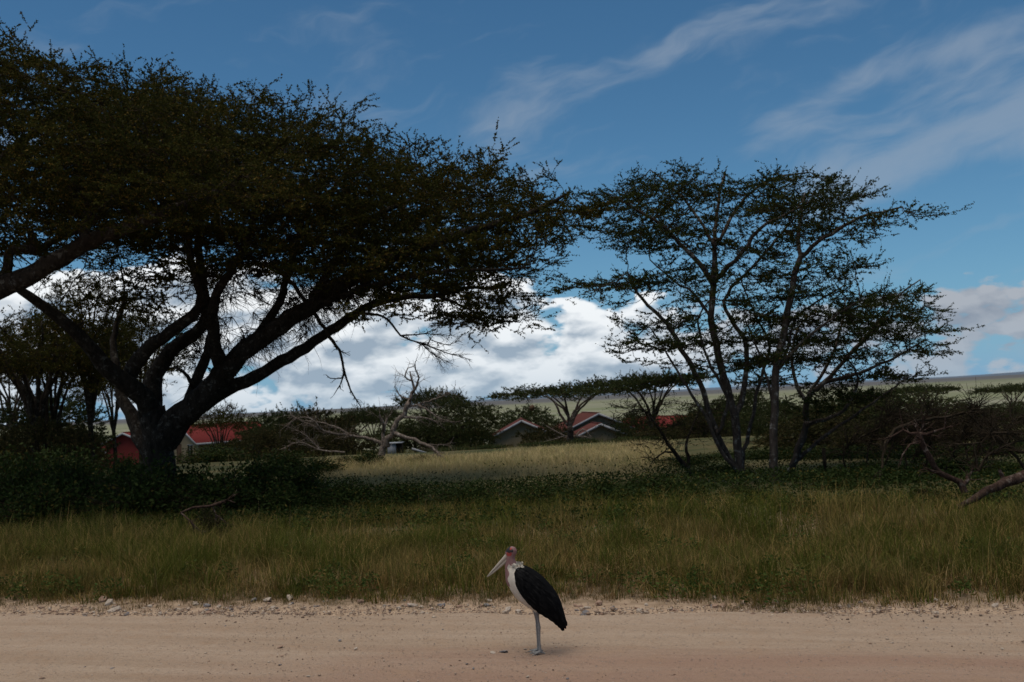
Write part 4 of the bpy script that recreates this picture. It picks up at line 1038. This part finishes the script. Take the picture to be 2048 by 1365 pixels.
bare_thing('dead_branch', [([(2060, 960), (2045, 930), (2010, 890), (1982, 867), (1963, 884), (1907, 889)], .05, .02, .3), ([(1982, 867), (2010, 866), (2045, 868)], .04, .02, 0), ([(1958, 960), (1965, 922), (1999, 898), (2045, 880)], .04, .02, 0),
    ([(2020, 895), (2040, 905), (2070, 900)], .05, .03, 0), ([(1982, 867), (1984, 855)], .03, .015, 0)], 25.5, 'forked dead branch with drooping bare twigs above the peeling fallen trunk', M['twig'], 'branch', 130, twl=(.3, .9), grav=-.5)
bare_thing('dead_branch', [([(450, 1003), (420, 1012), (385, 1016), (362, 1026)], .035, .02, 0), ([(362, 1026), (380, 1040), (398, 1060)], .02, .01, -.2), ([(440, 1006), (452, 1000), (470, 1006)], .02, .01, .2), ([(425, 1012), (432, 1030), (445, 1040)], .015, .008, 0)],
           20.3, 'brown dead stick lying on the tall grass before the great acacia', M['red_wood'], 'branch', 30, twl=(.1, .35))
bare_thing('dead_branch', [([(690, 905), (640, 900), (600, 885), (560, 900)], .05, .02, 0), ([(640, 900), (610, 870), (595, 862)], .04, .015, .2)], 56, 'pale dead branch lying under the olive thorn tree', M['dead_wood'], 'branch', 60, twl=(.3, .8))
bare_thing('dead_branch', [([(1185, 905), (1180, 878), (1150, 873), (1130, 873), (1085, 885)], .08, .03, 0), ([(1130, 873), (1110, 862), (1092, 852)], .06, .03, 0), ([(1150, 875), (1165, 860), (1175, 866), (1187, 880)], .06, .03, 0), ([(1165, 886), (1178, 876)], .05, .03, 0)],
           76, 'bleached fallen branch lying before the thorn bush by the tan gabled house', M['dead_wood'], 'branch', 30, twl=(.3, .8))
bare_thing('brush_heap', [([(1700 + 30 * k, 960 - 4 * (k % 3)), (1720 + 30 * k + 20 * (k % 4 - 1.5), 900 - 14 * (k % 3)), (1745 + 29 * k - 25 * (k % 3 - 1), 850 - 12 * (k % 4)), (1790 + 27 * k + 20 * (k % 2), 830 + 15 * (k % 4))], .03, .012, (k % 5 - 2) * .5) for k in range(10)],
           28.5, 'dark tangled heap of cut thorn branches behind the curved dead bough', M['twig'], 'brush', 1100, twl=(.3, 1.2), spread=.8, grav=-.15)
# short fence post
A = Acc(); box(A, (-.045, -.045, 0), (.045, .045, .82)); p = at(1651, 952, 31); box(A, (-.035, -.04, .82), (.03, .035, .86))
o = new_obj('post', A.mesh('post'), M['twig'], label='short dark wooden post standing in the scrub right of the leaning slender acacia', cat='post'); o.location = (p[0], 31, float(ground_z(p[0], 31)))
# ------------------------------------------------------------------ bushes and undergrowth
def proto_bush(R, H, nst, nleaf, leaf, seed, mat, label, upright=.0):
    q = np.random.default_rng(seed)
    root = empty('bush', (0, 0, 0), label, 'bush', 'leafy bushes behind the verge grass')
    tips = unit(q.normal(0, 1, (nst, 3))); tips[:, 2] = np.abs(tips[:, 2]) * .9 + .15; tips = unit(tips) * np.array([R, R, H]) * q.uniform(.45, 1.0, (nst, 1))
    mid = tips * np.array([.45, .45, .6]) + q.normal(0, .06, (nst, 3))
    A = Acc(); A.add(*prisms(q.normal(0, .06, (nst, 3)) * [1, 1, 0], mid, .014, .010)); A.add(*prisms(mid, tips, .010, .004))
    new_obj('stem', A.mesh('stem'), M['twig'], root, kind='stuff')
    i = q.integers(0, nst, nleaf); t = q.beta(3, 1.2, nleaf)[:, None]
    c = np.where(t < .5, mid[i] * t * 2, mid[i] + (tips[i] - mid[i]) * (2 * t - 1)) + q.normal(0, .085, (nleaf, 3)) * np.array([R, R, H]) ** .5
    c[:, 2] = np.maximum(c[:, 2], .02)
    L = q.uniform(leaf * .6, leaf * 1.3, nleaf); d = q.normal(0, 1, (nleaf, 3)); d[:, 2] = d[:, 2] * .6 + upright
    V, F = leaf_quads(c, L, L * .5, d)
    new_obj('foliage', mesh_np('foliage', V, F), mat, root, kind='stuff')
    return root
BP = [proto_bush(1.0, .95, 150, 5200, .075, 1, M['bush'], 'b'), proto_bush(1.25, .8, 170, 5600, .07, 2, M['bush'], 'b'), proto_bush(.8, 1.1, 120, 4200, .085, 3, M['bush'], 'b', .3), proto_bush(.7, .8, 90, 2200, .06, 4, M['bush_dry'], 'b', .2)]
bused = [False] * 4
def put_bush(k, px, top, Y, wpx, label, group='leafy bushes behind the verge grass'):
    o = copy_tree(BP[k]) if bused[k] else BP[k]; bused[k] = True
    p = at(px, top, Y); g = float(ground_z(p[0], Y)); R_, H_ = ((1.0, .95), (1.25, .8), (.8, 1.1), (.7, .8))[k]
    sx = wpx * Y / FPX / (2.1 * R_)
    o.location = (p[0], Y, g - .03); o.scale = (sx, sx, max(.4, (p[2] - g) / (H_ * 1.05))); o.rotation_euler.z = rng.uniform(0, 6.28); o['label'] = label; o['group'] = group
    return o
BL = [(1, 40, 900, 30, 210, 'dark green bush below the vase shaped acacia'), (0, 145, 895, 29.5, 180, 'dark green bush left of the great trunk'), (0, 245, 908, 29, 180, 'dark leafy bush against the great trunk on the side of the red walled house'),
      (2, 395, 905, 29, 150, 'upright leafy bush hiding the great trunk foot on the red iron roof side'), (1, 500, 900, 30, 250, 'wide dark bush below the end of the red iron roof'), (0, 595, 912, 30, 180, 'dark bush at the edge where the golden clearing begins'),
      (1, 80, 945, 26, 260, 'low dense bush before the vase shaped acacia'), (1, 275, 918, 27, 300, 'low dense bush before the great trunk'), (0, 440, 925, 27, 260, 'dense bush between the great trunk and the brown dead stick'), (2, 560, 955, 27, 140, 'upright bush behind the brown dead stick'),
      (1, 690, 948, 28, 200, 'low bush at the front of the golden clearing below the dead tree'), (0, 800, 955, 27.5, 170, 'low bush in front of the dead tree'), (1, 930, 962, 27, 210, 'low wide bush before the tan gabled house'), (1, 1080, 958, 27, 220, 'low wide bush before the thorn bush and fallen bleached branch'),
      (2, 1200, 945, 26.5, 130, 'taller leafy bush in front of the two stepped gable boards'), (0, 1300, 938, 26.5, 190, 'leafy bush left of the small crooked thorn tree'), (2, 1375, 955, 25.5, 110, 'leafy bush before the small crooked thorn tree'),
      (0, 1440, 935, 33.5, 170, 'dark bush hiding the foot of the fanning stems'), (1, 1620, 940, 30.5, 210, 'dark low bush right of the straight pale trunk'), (0, 1740, 915, 30, 190, 'dark leafy bush behind the short post'), (2, 1800, 925, 28, 130, 'upright dark bush left of the curved dead bough'),
      (1, 1680, 960, 27, 220, 'low dense bush between the straight pale trunk and curved dead bough'), (0, 1900, 905, 29.5, 200, 'dark bush inside the brush heap'), (0, 2010, 915, 28, 190, 'dark bush behind the peeling fallen trunk'), (3, 1850, 985, 23.5, 120, 'dry yellowish bush before the curved dead bough'),
      (3, 1740, 998, 23, 130, 'dry olive bush in the grass before the leaning slender acacia'), (3, 1480, 965, 26, 110, 'dry thin bush at the foot of the fanning stems'), (3, 420, 995, 22, 110, 'dry twiggy bush beside the brown dead stick'), (1, 1990, 1000, 22, 190, 'dark low bush under the peeling fallen trunk'),
      (3, 690, 905, 48, 60, 'small bush left of the dead tree foot'), (2, 735, 895, 47, 110, 'leafy bush under the dead tree\'s left limb'), (3, 830, 910, 47, 60, 'small bush under the dead tree\'s right limb'), (3, 845, 905, 48, 46, 'small bush near the tip of the dead tree\'s right limb')]
BL += [(2, 330, 900, 28.5, 190, 'tall leafy bush right at the foot of the great trunk'), (0, 1370, 905, 38, 150, 'dark bush behind the small crooked thorn tree trunk'), (1, 1450, 900, 40, 200, 'dark wide bush behind the fanning stems'),
       (0, 1540, 892, 39, 170, 'dark bush behind the straight pale trunk'), (1, 1630, 885, 38, 220, 'dark wide bush behind the leaning slender acacia'), (0, 1720, 880, 37, 190, 'tall dark bush between leaning acacia and brush heap'), (1, 1830, 880, 36, 230, 'dark wide bush at the back of the brush heap'),
       (0, 1960, 880, 36, 220, 'dark bush below the gap of open plain'), (2, 640, 905, 42, 120, 'leafy bush where the golden clearing ends under the thorn tree'), (0, 560, 890, 44, 170, 'dark bush below the rounded acacia by the red roof'), (1, 425, 884, 62, 190, 'dark bush under the small forked acacia'),
       (0, 255, 900, 44, 120, 'dark bush below the red walled house'), (1, 120, 880, 40, 260, 'dark wide bush under the vase shaped acacia stems'), (0, 10, 880, 38, 200, 'dark bush under the broad acacia'),
       (1, 980, 897, 60, 110, 'low bush at the foot of the tan gabled house'), (1, 1090, 893, 60, 140, 'low bush before the fallen bleached branch'), (0, 1170, 890, 60, 90, 'bush below the umbrella acacia trunk'), (1, 1270, 888, 58, 140, 'low bush below the layered acacia'), (1, 900, 895, 62, 120, 'low bush below the dense rounded acacia')]
for b_ in BL: put_bush(*b_)
# low herbs between them
n = 95000
y = rng.uniform(20.5, 36, n); x = rng.uniform(-.56, .56, n) * y
g1 = .5 + .5 * wob(x, y, .75, 5, 13); u_, v_ = uv_of(x, y)
clear = sstep(y, 29.5, 32.5) * sstep(x / y, -.20, -.15) * (1 - sstep(x / y, .11, .16))
keep = (rng.random(n) < (.30 + .8 * g1) * (1 - .85 * clear) * sstep(y + .2 * x, 20.5, 24))
x, y, g1 = x[keep], y[keep], g1[keep]; n = len(x)
z = ground_z(x, y) + (.18 + .5 * g1) * rng.beta(2, 1.3, n) + .02
L = rng.uniform(.05, .11, n); d = rng.normal(0, 1, (n, 3)); d[:, 2] = d[:, 2] * .6 + .3
V, F = leaf_quads(np.stack([x, y, z], -1), L, L * .5, d)
new_obj('undergrowth', mesh_np('undergrowth', V, F), M['bush'], kind='stuff', label='low leafy green undergrowth between the bushes', cat='undergrowth')

# ------------------------------------------------------------------ stones, gravel
def stm(c0, c1):
    return lambda g, p, o, r: (g.mix(g.noise(p, 14, 5, .6), c0, c1), (g.noise(p, 60, 4, .6), .006))
M['stone_pale'] = material('pale_stone', stm((.30, .235, .175), (.48, .40, .325)))
M['stone_red'] = material('reddish_stone', stm((.24, .15, .105), (.36, .24, .17)))
M['stone_grey'] = material('grey_stone', stm((.13, .12, .12), (.24, .22, .21)))
SM = []
for k in range(5):
    me = bpy.data.meshes.new('stone'); bm = lump(1, 40 + k, 1, (1, .8, .62), .33); bm.to_mesh(me); bm.free(); SM.append(me)
sme = {}
def stone(x, y, r, matk, label, group, zoff=.25, flat=1.0):
    k = int(rng.integers(0, 5)); key = (k, matk)
    if key not in sme:
        m2 = SM[k].copy(); m2.materials.clear(); m2.materials.append(M[matk]); sme[key] = m2
    o = bpy.data.objects.new('stone', sme[key]); COL.objects.link(o)
    u_, v_ = uv_of(x, y); z = .012 if v_ < -.05 else float(ground_z(x, y))
    o.location = (x, y, z + r * zoff * flat); o.scale = (r * rng.uniform(.85, 1.3), r * rng.uniform(.8, 1.2), r * rng.uniform(.7, 1.1) * flat)
    o.rotation_euler = (rng.uniform(-.4, .4), rng.uniform(-.4, .4), rng.uniform(0, 6.28)); tag(o, label, 'stone', group); return o
LB = {'stone_pale': 'pale stone in the rubble strip between road and grass', 'stone_red': 'reddish stone in the rubble strip between road and grass', 'stone_grey': 'dark grey stone in the rubble strip between road and grass'}
cnt = 0
while cnt < 190:
    u_ = rng.uniform(0, 20.5); v_ = abs(rng.normal(.32, .3)) + .02
    if v_ > 1.4: continue
    x, y = xy_of(u_, v_)
    if abs(x) > y * .515: continue
    if rng.random() > .35 + .65 * (u_ < 11): continue
    k = rng.choice(['stone_pale', 'stone_pale', 'stone_red', 'stone_red', 'stone_grey'])
    stone(x, y, min(.022 + rng.exponential(.016), .085), k, LB[k], 'stones along the road edge'); cnt += 1
for px, py, r, k, lab in [(535, 1203, .085, 'stone_pale', 'largest pale stone in the rubble strip, left of the stork'), (205, 1203, .10, 'stone_red', 'large tan stone half buried at the grass edge'), (285, 1187, .13, 'stone_red', 'biggest brown boulder at the grass edge'),
                          (508, 1202, .06, 'stone_grey', 'grey stone touching the largest pale stone'), (545, 1215, .05, 'stone_pale', 'white stone just before the largest pale stone'), (300, 1212, .05, 'stone_pale', 'pale stone before the biggest brown boulder'), (1015, 1219, .06, 'stone_pale', 'pale stone behind the stork\'s breast'),
                          (1035, 1222, .055, 'stone_pale', 'pale stone just behind the stork\'s belly'), (1175, 1214, .05, 'stone_pale', 'pale stone behind the stork\'s tail'), (580, 1199, .09, 'stone_pale', 'flat pale slab at the grass edge right of the largest pale stone'), (1990, 1210, .055, 'stone_pale', 'pale stone alone in the dark grass edge')]:
    p = hit0(px, py); stone(p[0], p[1], r, k, lab, None, .3)
RD = [(1008, 1306, .05, 'stone_grey', 'flat dark grey stone beside the stork\'s toes'), (985, 1308, .035, 'stone_pale', 'thin pale flake next to the flat dark stone'), (224, 1340, .042, 'stone_grey', 'largest dark stone on the road surface'), (560, 1297, .045, 'stone_red', 'brown earth clod on the road left of the stork'),
      (167, 1338, .03, 'stone_grey', 'small grey stone next to the largest dark road stone'), (560, 1332, .025, 'stone_grey', 'small dark stone below the brown earth clod'), (680, 1283, .028, 'stone_grey', 'small bluish stone on the road between clod and stork'), (1080, 1272, .02, 'stone_pale', 'small pale chip behind the stork\'s legs')]
for px, py, r, k, lab in RD:
    p = hit0(px, py); stone(p[0], p[1], r, k, lab, None, .12, .45)
cnt = 0
while cnt < 70:
    u_, v_ = rng.uniform(0, 18), -rng.uniform(.1, 3.2); x, y = xy_of(u_, v_)
    if abs(x) > y * .515: continue
    k = rng.choice(['stone_grey', 'stone_red', 'stone_pale'])
    stone(x, y, rng.uniform(.010, .024), k, {'stone_grey': 'dark pebble lying on the dirt road', 'stone_red': 'brown pebble lying on the dirt road', 'stone_pale': 'pale pebble lying on the dirt road'}[k], 'loose pebbles on the road', .2, .7); cnt += 1
OCT = np.array([[1, 0, 0], [-1, 0, 0], [0, 1, 0], [0, -1, 0], [0, 0, 1], [0, 0, -1.]]); OF = np.array([[0, 2, 4], [2, 1, 4], [1, 3, 4], [3, 0, 4], [2, 0, 5], [1, 2, 5], [3, 1, 5], [0, 3, 5]])
def gravel(n, fv, r0, r1):
    u_ = rng.uniform(-2, 22, n); v_ = fv(n); x, y = xy_of(u_, v_); k = np.abs(x) < y * .56
    dens = rng.random(n) < .45 + .55 * (.5 + .5 * wob(u_, v_, 2.2, 5, 3)); k &= dens; x, y, v_ = x[k], y[k], v_[k]; n = len(x)
    z = np.where(v_ < -.05, .012 + .02 * sstep(v_, -1.2, .1), np.maximum(ground_z(x, y), 0))
    R_ = r0 + rng.exponential(r1, (n, 1, 1)); V = (OCT[None] * rng.uniform(.55, 1.2, (n, 6, 1))) * R_ * np.array([1, 1, .65]); a = rng.uniform(0, 6.28, n); c, s_ = np.cos(a)[:, None], np.sin(a)[:, None]
    V = np.stack([V[..., 0] * c - V[..., 1] * s_, V[..., 0] * s_ + V[..., 1] * c, V[..., 2]], -1) + np.stack([x, y, z + .002], -1)[:, None]
    return V.reshape(-1, 3), (np.arange(n)[:, None, None] * 6 + OF[None]).reshape(-1, 3)
M['gravel'] = material('gravel', lambda g, p, o, r: g.mix(g.m('POWER', r, 1.6), (.20, .13, .09), (.46, .36, .27)), .95, .1)
A = Acc(); A.add(*gravel(12000, lambda n: rng.normal(.16, .27, n), .005, .007)); A.add(*gravel(12000, lambda n: -rng.uniform(0, 4.5, n), .003, .0035))
new_obj('gravel', A.mesh('gravel'), M['gravel'], kind='stuff', label='loose gravel along the edge of the dirt road', cat='gravel')

# ------------------------------------------------------------------ the stork
foot = hit0(1078, 1309)
st = empty('stork', (foot[0], foot[1], .012), 'hunched marabou stork with black wings and pale bill standing on the dirt road', 'stork')
def loft(A, C, a, b, n=18, cap=True):
    """ellipses along C in the x-z plane: a = half width (y), b = half height in the plane"""
    C = np.asarray(C, float); C3 = np.stack([C[:, 0], C[:, 2] if C.shape[1] > 2 else 0 * C[:, 0], C[:, 1]], -1)
    T = unit(np.gradient(C3, axis=0)); Nn = unit(np.cross(T, [0, 1, 0])); Bn = np.cross(Nn, T)
    an = np.arange(n) * 2 * PI / n
    V = C3[:, None] + np.asarray(b)[:, None, None] * Nn[:, None] * np.cos(an)[None, :, None] + np.asarray(a)[:, None, None] * Bn[:, None] * np.sin(an)[None, :, None]
    A.add(V.reshape(-1, 3), [[i * n + k, i * n + (k + 1) % n, (i + 1) * n + (k + 1) % n, (i + 1) * n + k] for i in range(len(C) - 1) for k in range(n)])
    if cap:
        A.add(V[0], [list(range(n))[::-1]]); A.add(V[-1], [list(range(n))])
def dense(C, a, b, k=5):
    Q = spline(np.column_stack([C, a, b]), .02); m_ = Q.shape[1] - 2
    return Q[:, :m_], np.maximum(Q[:, m_], .002), np.maximum(Q[:, m_ + 1], .002)
def C3(L): return np.array([(x, z, y) for x, z, y in [(q + (0,))[:3] if len(q) == 2 else q for q in L]], float)
def loft3(A, L, a, b): 
    c, a_, b_ = dense(C3(L), a, b); loft(A, c, a_, b_)
A = Acc()
loft3(A, [(-.232, .99), (-.222, .93), (-.185, .85), (-.105, .735), (.005, .625), (.10, .535), (.185, .45), (.25, .355), (.285, .285)], [.05, .085, .12, .135, .13, .105, .078, .05, .03], [.065, .108, .148, .166, .152, .120, .085, .05, .022])
loft3(A, [(-.225, .95), (-.262, 1.02), (-.272, 1.085), (-.262, 1.13), (-.24, 1.165)], [.058, .046, .042, .045, .042], [.065, .056, .052, .054, .046])
loft3(A, [(-.225, 1.205), (-.235, 1.185), (-.25, 1.16), (-.275, 1.13), (-.30, 1.105)], [.018, .042, .048, .042, .030], [.022, .05, .062, .06, .046])
loft3(A, [(-.278, 1.07), (-.300, .99), (-.308, .90), (-.314, .82), (-.308, .765)], [.034, .036, .034, .028, .014], [.036, .040, .034, .024, .012])
for sg, dxx in ((-1, .016), (1, -.014)):
    yy = sg * .055
    loft3(A, [(-.02 + dxx * .3, .56, yy), (-.012 + dxx, .47, yy), (-.002 + dxx, .385, yy), (.006 + dxx, .315, yy), (.006 + dxx, .30, yy), (.004 + dxx, .27, yy), (.002 + dxx, .16, yy), (.004 + dxx, .06, yy), (.004 + dxx, .02, yy)],
          [.045, .024, .015, .0165, .019, .0155, .0125, .0145, .02], [.05, .027, .016, .018, .021, .017, .0135, .0155, .022])
    for tx, ty in ((-.125, -.012), (-.085, -.075), (-.095, .065), (.062, .012)):
        m2 = (tx * .5, ty * .5); loft3(A, [(.004 + dxx, .028, yy), (m2[0] + dxx, .020, yy + m2[1]), (tx + dxx, .008, yy + ty)], [.014, .0105, .005], [.016, .0105, .006])
tmp = bpy.data.objects.new('tmp', A.mesh('tmp')); COL.objects.link(tmp)
md = tmp.modifiers.new('r', 'REMESH'); md.mode = 'VOXEL'; md.voxel_size = .0065
md = tmp.modifiers.new('s', 'SMOOTH'); md.iterations = 4; md.factor = .5
dg = bpy.context.evaluated_depsgraph_get(); bme = bpy.data.meshes.new_from_object(tmp.evaluated_get(dg)); bpy.data.objects.remove(tmp)
M['plume_white'] = material('cream_plumage', lambda g, p, o, r: (g.mix(g.noise(o, 26, 5, .65), (.46, .39, .30), (.66, .60, .50)), (g.noise(o, 70, 4, .6), .006)), .95, .1)
M['plume_black'] = material('black_plumage', lambda g, p, o, r: (g.mix(g.noise(o, 18, 4, .6), (.0032, .0032, .0034), (.0085, .0082, .008)), (g.noise(o, 60, 4), .005)), .85, .05)
M['covert'] = material('covert_plumage', lambda g, p, o, r: g.mix(g.m('POWER', r, 2.5), (.0032, .0032, .0034), (.012, .0115, .011)), .8, .08)
M['skin'] = material('pink_skin', lambda g, p, o, r: (g.mix(g.noise(o, 40, 5, .65), (.16, .078, .072), (.30, .165, .148)), (g.noise(o, 90, 3), .004)), .7, .3)
M['skin_red'] = material('red_face', lambda g, p, o, r: g.mix(g.noise(o, 60, 3), (.24, .03, .025), (.36, .06, .045)), .6, .3)
M['skin_dark'] = material('black_mask', lambda g, p, o, r: g.mix(g.noise(o, 50, 3), (.012, .012, .013), (.05, .045, .045)), .8, .2)
M['leg'] = material('chalky_grey_leg', lambda g, p, o, r: (g.mix(g.noise(o, 45, 5, .7), (.10, .092, .085), (.36, .335, .305)), (g.noise(o, 110, 3), .004)), .8, .2)
M['bill'] = material('horn_bill', lambda g, p, o, r: g.mix(g.noise(o, 22, 5, .7), (.27, .22, .165), (.46, .40, .31)), .55, .35)
for k in ('plume_white', 'skin', 'skin_red', 'skin_dark', 'leg', 'plume_black'): bme.materials.append(M[k])
nf = len(bme.polygons); cc = np.zeros(nf * 3); bme.polygons.foreach_get('center', cc); cc = cc.reshape(-1, 3); X, Yy, Z = cc.T
mi = np.zeros(nf, int)
mi[(Z < .475) & (X < .07) & (X > -.2)] = 4
mi[(Z > 1.015 + .015 * np.sin(Yy * 300)) & (X < -.19)] = 1
mi[(X < -.298 + .012 * np.sin(Z * 50)) & (Z > .765)] = 1
fd = (X + .28) ** 2 + (Z - 1.135) ** 2
mi[(Z > 1.075) & (fd < .0009) & (np.abs(Yy) > .018)] = 2
mi[(X < -.262) & (Z > 1.138 - .35 * (X + .262))] = 3
mi[((X + .247) ** 2 + (Z - 1.168) ** 2 < .00035) & (np.abs(Yy) > .02)] = 3
mi[((X + .258) ** 2 + (Z - 1.19) ** 2 < .00016)] = 2
mi[(Z > .475) & (X > .13) & (Z < .62)] = 5
bme.polygons.foreach_set('material_index', mi.astype(np.int32)); bme.polygons.foreach_set('use_smooth', np.ones(nf, bool)); bme.update()
new_obj('body', bme, None, st)
for nm, c, a_, b_ in (('upper_bill', [(-.285, 1.135), (-.33, 1.088), (-.42, 1.005), (-.50, .93), (-.556, .876)], [.024, .021, .014, .008, .002], [.030, .026, .017, .010, .002]),
                      ('lower_bill', [(-.275, 1.098), (-.318, 1.055), (-.41, .978), (-.49, .915), (-.550, .874)], [.020, .018, .012, .007, .002], [.022, .020, .013, .008, .002])):
    A = Acc(); loft3(A, c, a_, b_); new_obj(nm, A.mesh(nm, True), M['bill'], st)
for sg in (-1, 1):
    me = bpy.data.meshes.new('eye'); bm = bmesh.new(); bmesh.ops.create_uvsphere(bm, u_segments=12, v_segments=8, radius=.0085); bm.to_mesh(me); bm.free()
    M.setdefault('eye', material('dark_eye', lambda g, p, o, r: g.mix(0.0, (.03, .018, .012), (.03, .018, .012)), .15, .6))
    e = new_obj('eye', me, M['eye'], st); e.location = (-.243, sg * .042, 1.170)
Bl = np.array([(-.235, .905), (-.215, .80), (-.165, .70), (-.08, .59), (.02, .495), (.12, .42), (.195, .362), (.245, .31), (.285, .25)])
Tl = np.array([(-.190, 1.0), (-.11, .992), (-.03, .952), (.06, .888), (.15, .795), (.23, .685), (.278, .58), (.312, .45), (.338, .325)])
hw = np.array([.085, .125, .150, .158, .150, .125, .098, .066, .030])
for sg in (-1, 1):
    nt, nw = 90, 30; Q = spline(np.column_stack([Bl, 0 * hw, Tl, hw])[:, [0, 1, 2, 3, 4, 5]], .0085); nt = len(Q)
    ww = np.linspace(0, 1, nw); t_ = np.linspace(0, 1, nt)
    V = np.zeros((nt, nw, 3))
    for j, w_ in enumerate(ww):
        pr = math.sqrt(max(0, 1 - ((w_ - .36) / .64) ** 2)) if w_ > .36 else math.sqrt(1 - ((.36 - w_) / .75) ** 2)
        xz = Q[:, 0:2] * (1 - w_) + Q[:, 3:5] * w_
        row = w_ * 7 + t_ * 3.0
        fe = .0045 * (row % 1.0) + .0022 * ((t_ * 26 + w_ * 9 + (np.floor(row) % 2) * .5) % 1.0)
        V[:, j, 0] = xz[:, 0]; V[:, j, 2] = xz[:, 1]; V[:, j, 1] = sg * (Q[:, 5] * pr + fe * (pr > .05) + .004)
    sc = .007 * np.abs(np.sin(t_ * 34)) * sstep(t_, .25, .5)
    V[:, 0, 2] -= sc; V[:, 0, 0] -= sc * .3
    inner = V.copy(); inner[:, :, 1] -= sg * .008; inner[:, :, 1] = np.where(sg * inner[:, :, 1] < .001, sg * .001, inner[:, :, 1])
    A = Acc(); F = gridf(nt, nw); A.add(np.concatenate([V.reshape(-1, 3), inner.reshape(-1, 3)]), np.concatenate([F, F[:, ::-1] + nt * nw]))
    e_ = np.concatenate([np.arange(nt) * nw, (nt - 1) * nw + np.arange(1, nw), (np.arange(nt - 1)[::-1]) * nw + nw - 1, np.arange(1, nw - 1)[::-1]]); e2 = np.roll(e_, -1)
    A.add(A.v[0], np.stack([e_, e2, e2 + nt * nw, e_ + nt * nw], -1))
    wg = new_obj('wing', A.mesh('wing', True), M['plume_black'], st)
    nfe = 330; ti = rng.integers(2, nt - 8, nfe); wi = rng.integers(2, nw - 3, nfe)
    o_ = np.argsort(ti); ti, wi = ti[o_], wi[o_]
    p_ = V[ti, wi] + np.array([0, sg * .005, 0]); tv = unit(V[np.minimum(ti + 6, nt - 1), wi] - V[ti, wi]); sv = unit(V[ti, wi + 2] - V[ti, wi - 2])
    fl = rng.uniform(.06, .11, nfe)[:, None]; fw = rng.uniform(.008, .013, nfe)[:, None]; od = np.array([0, sg * .004, 0])
    Vf = np.stack([p_ - sv * fw * .4, p_ + tv * fl * .6 - sv * fw + od * .7, p_ + tv * fl + od, p_ + tv * fl * .6 + sv * fw + od * .7, p_ + sv * fw * .4], 1).reshape(-1, 3)
    new_obj('covert_feather', mesh_np('covert_feather', Vf, np.arange(5 * nfe).reshape(-1, 5)), M['covert'], wg, kind='stuff')
    A = Acc()                                # long flight feathers past the wing edge
    for k, (x0, z0, x1, z1) in enumerate([(.10, .50, .245, .305), (.14, .49, .275, .272), (.18, .50, .30, .248), (.21, .50, .322, .268), (.235, .50, .336, .30)]):
        c = np.array([x0, z0]); d = np.array([x1 - x0, z1 - z0]); nrm = np.array([-d[1], d[0]]) / np.linalg.norm(d); y0 = sg * (.09 - .012 * k); y1 = sg * (.026 - .004 * k)
        P = [(c + d * t + nrm * s_ * wd, y0 + (y1 - y0) * t) for t, wd in ((0, .012), (.5, .022), (.88, .020), (1.0, .004)) for s_ in (-1, 1)]
        V = np.array([(p[0], y, p[1]) for p, y in P]); V2 = V - [0, sg * .004, 0]
        F = [[0, 1, 3, 2], [2, 3, 5, 4], [4, 5, 7, 6]]; A.add(np.vstack([V, V2]), F + [[q + 8 for q in f[::-1]] for f in F])
    new_obj('flight_feather', A.mesh('flight_feather'), M['plume_black'], wg, kind='stuff')
# ragged cream ruff where neck meets wings
n = 260; tq = rng.uniform(0, 1, n); sd_ = rng.choice([-1, 1], n)
c = np.stack([-.255 + .10 * tq + rng.normal(0, .012, n), sd_ * (.045 + .035 * tq + rng.normal(0, .006, n)), 1.005 - .10 * tq * rng.uniform(0, 1, n) + rng.normal(0, .01, n)], -1)
n2 = 80; c2 = np.stack([rng.uniform(-.235, -.165, n2), rng.normal(0, .025, n2), rng.uniform(.995, 1.03, n2)], -1)
c = np.vstack([c, c2]); d = np.stack([rng.uniform(.4, 1.0, len(c)), rng.normal(0, .25, len(c)), -rng.uniform(-.2, .7, len(c))], -1)
V, F = leaf_quads(c, rng.uniform(.03, .055, len(c)), .014, d)
new_obj('ruff', mesh_np('ruff', V, F), M['plume_white'], st, kind='stuff')
st.rotation_euler.z = math.radians(-6); st.scale = (1.0, 1.0, 1.0)
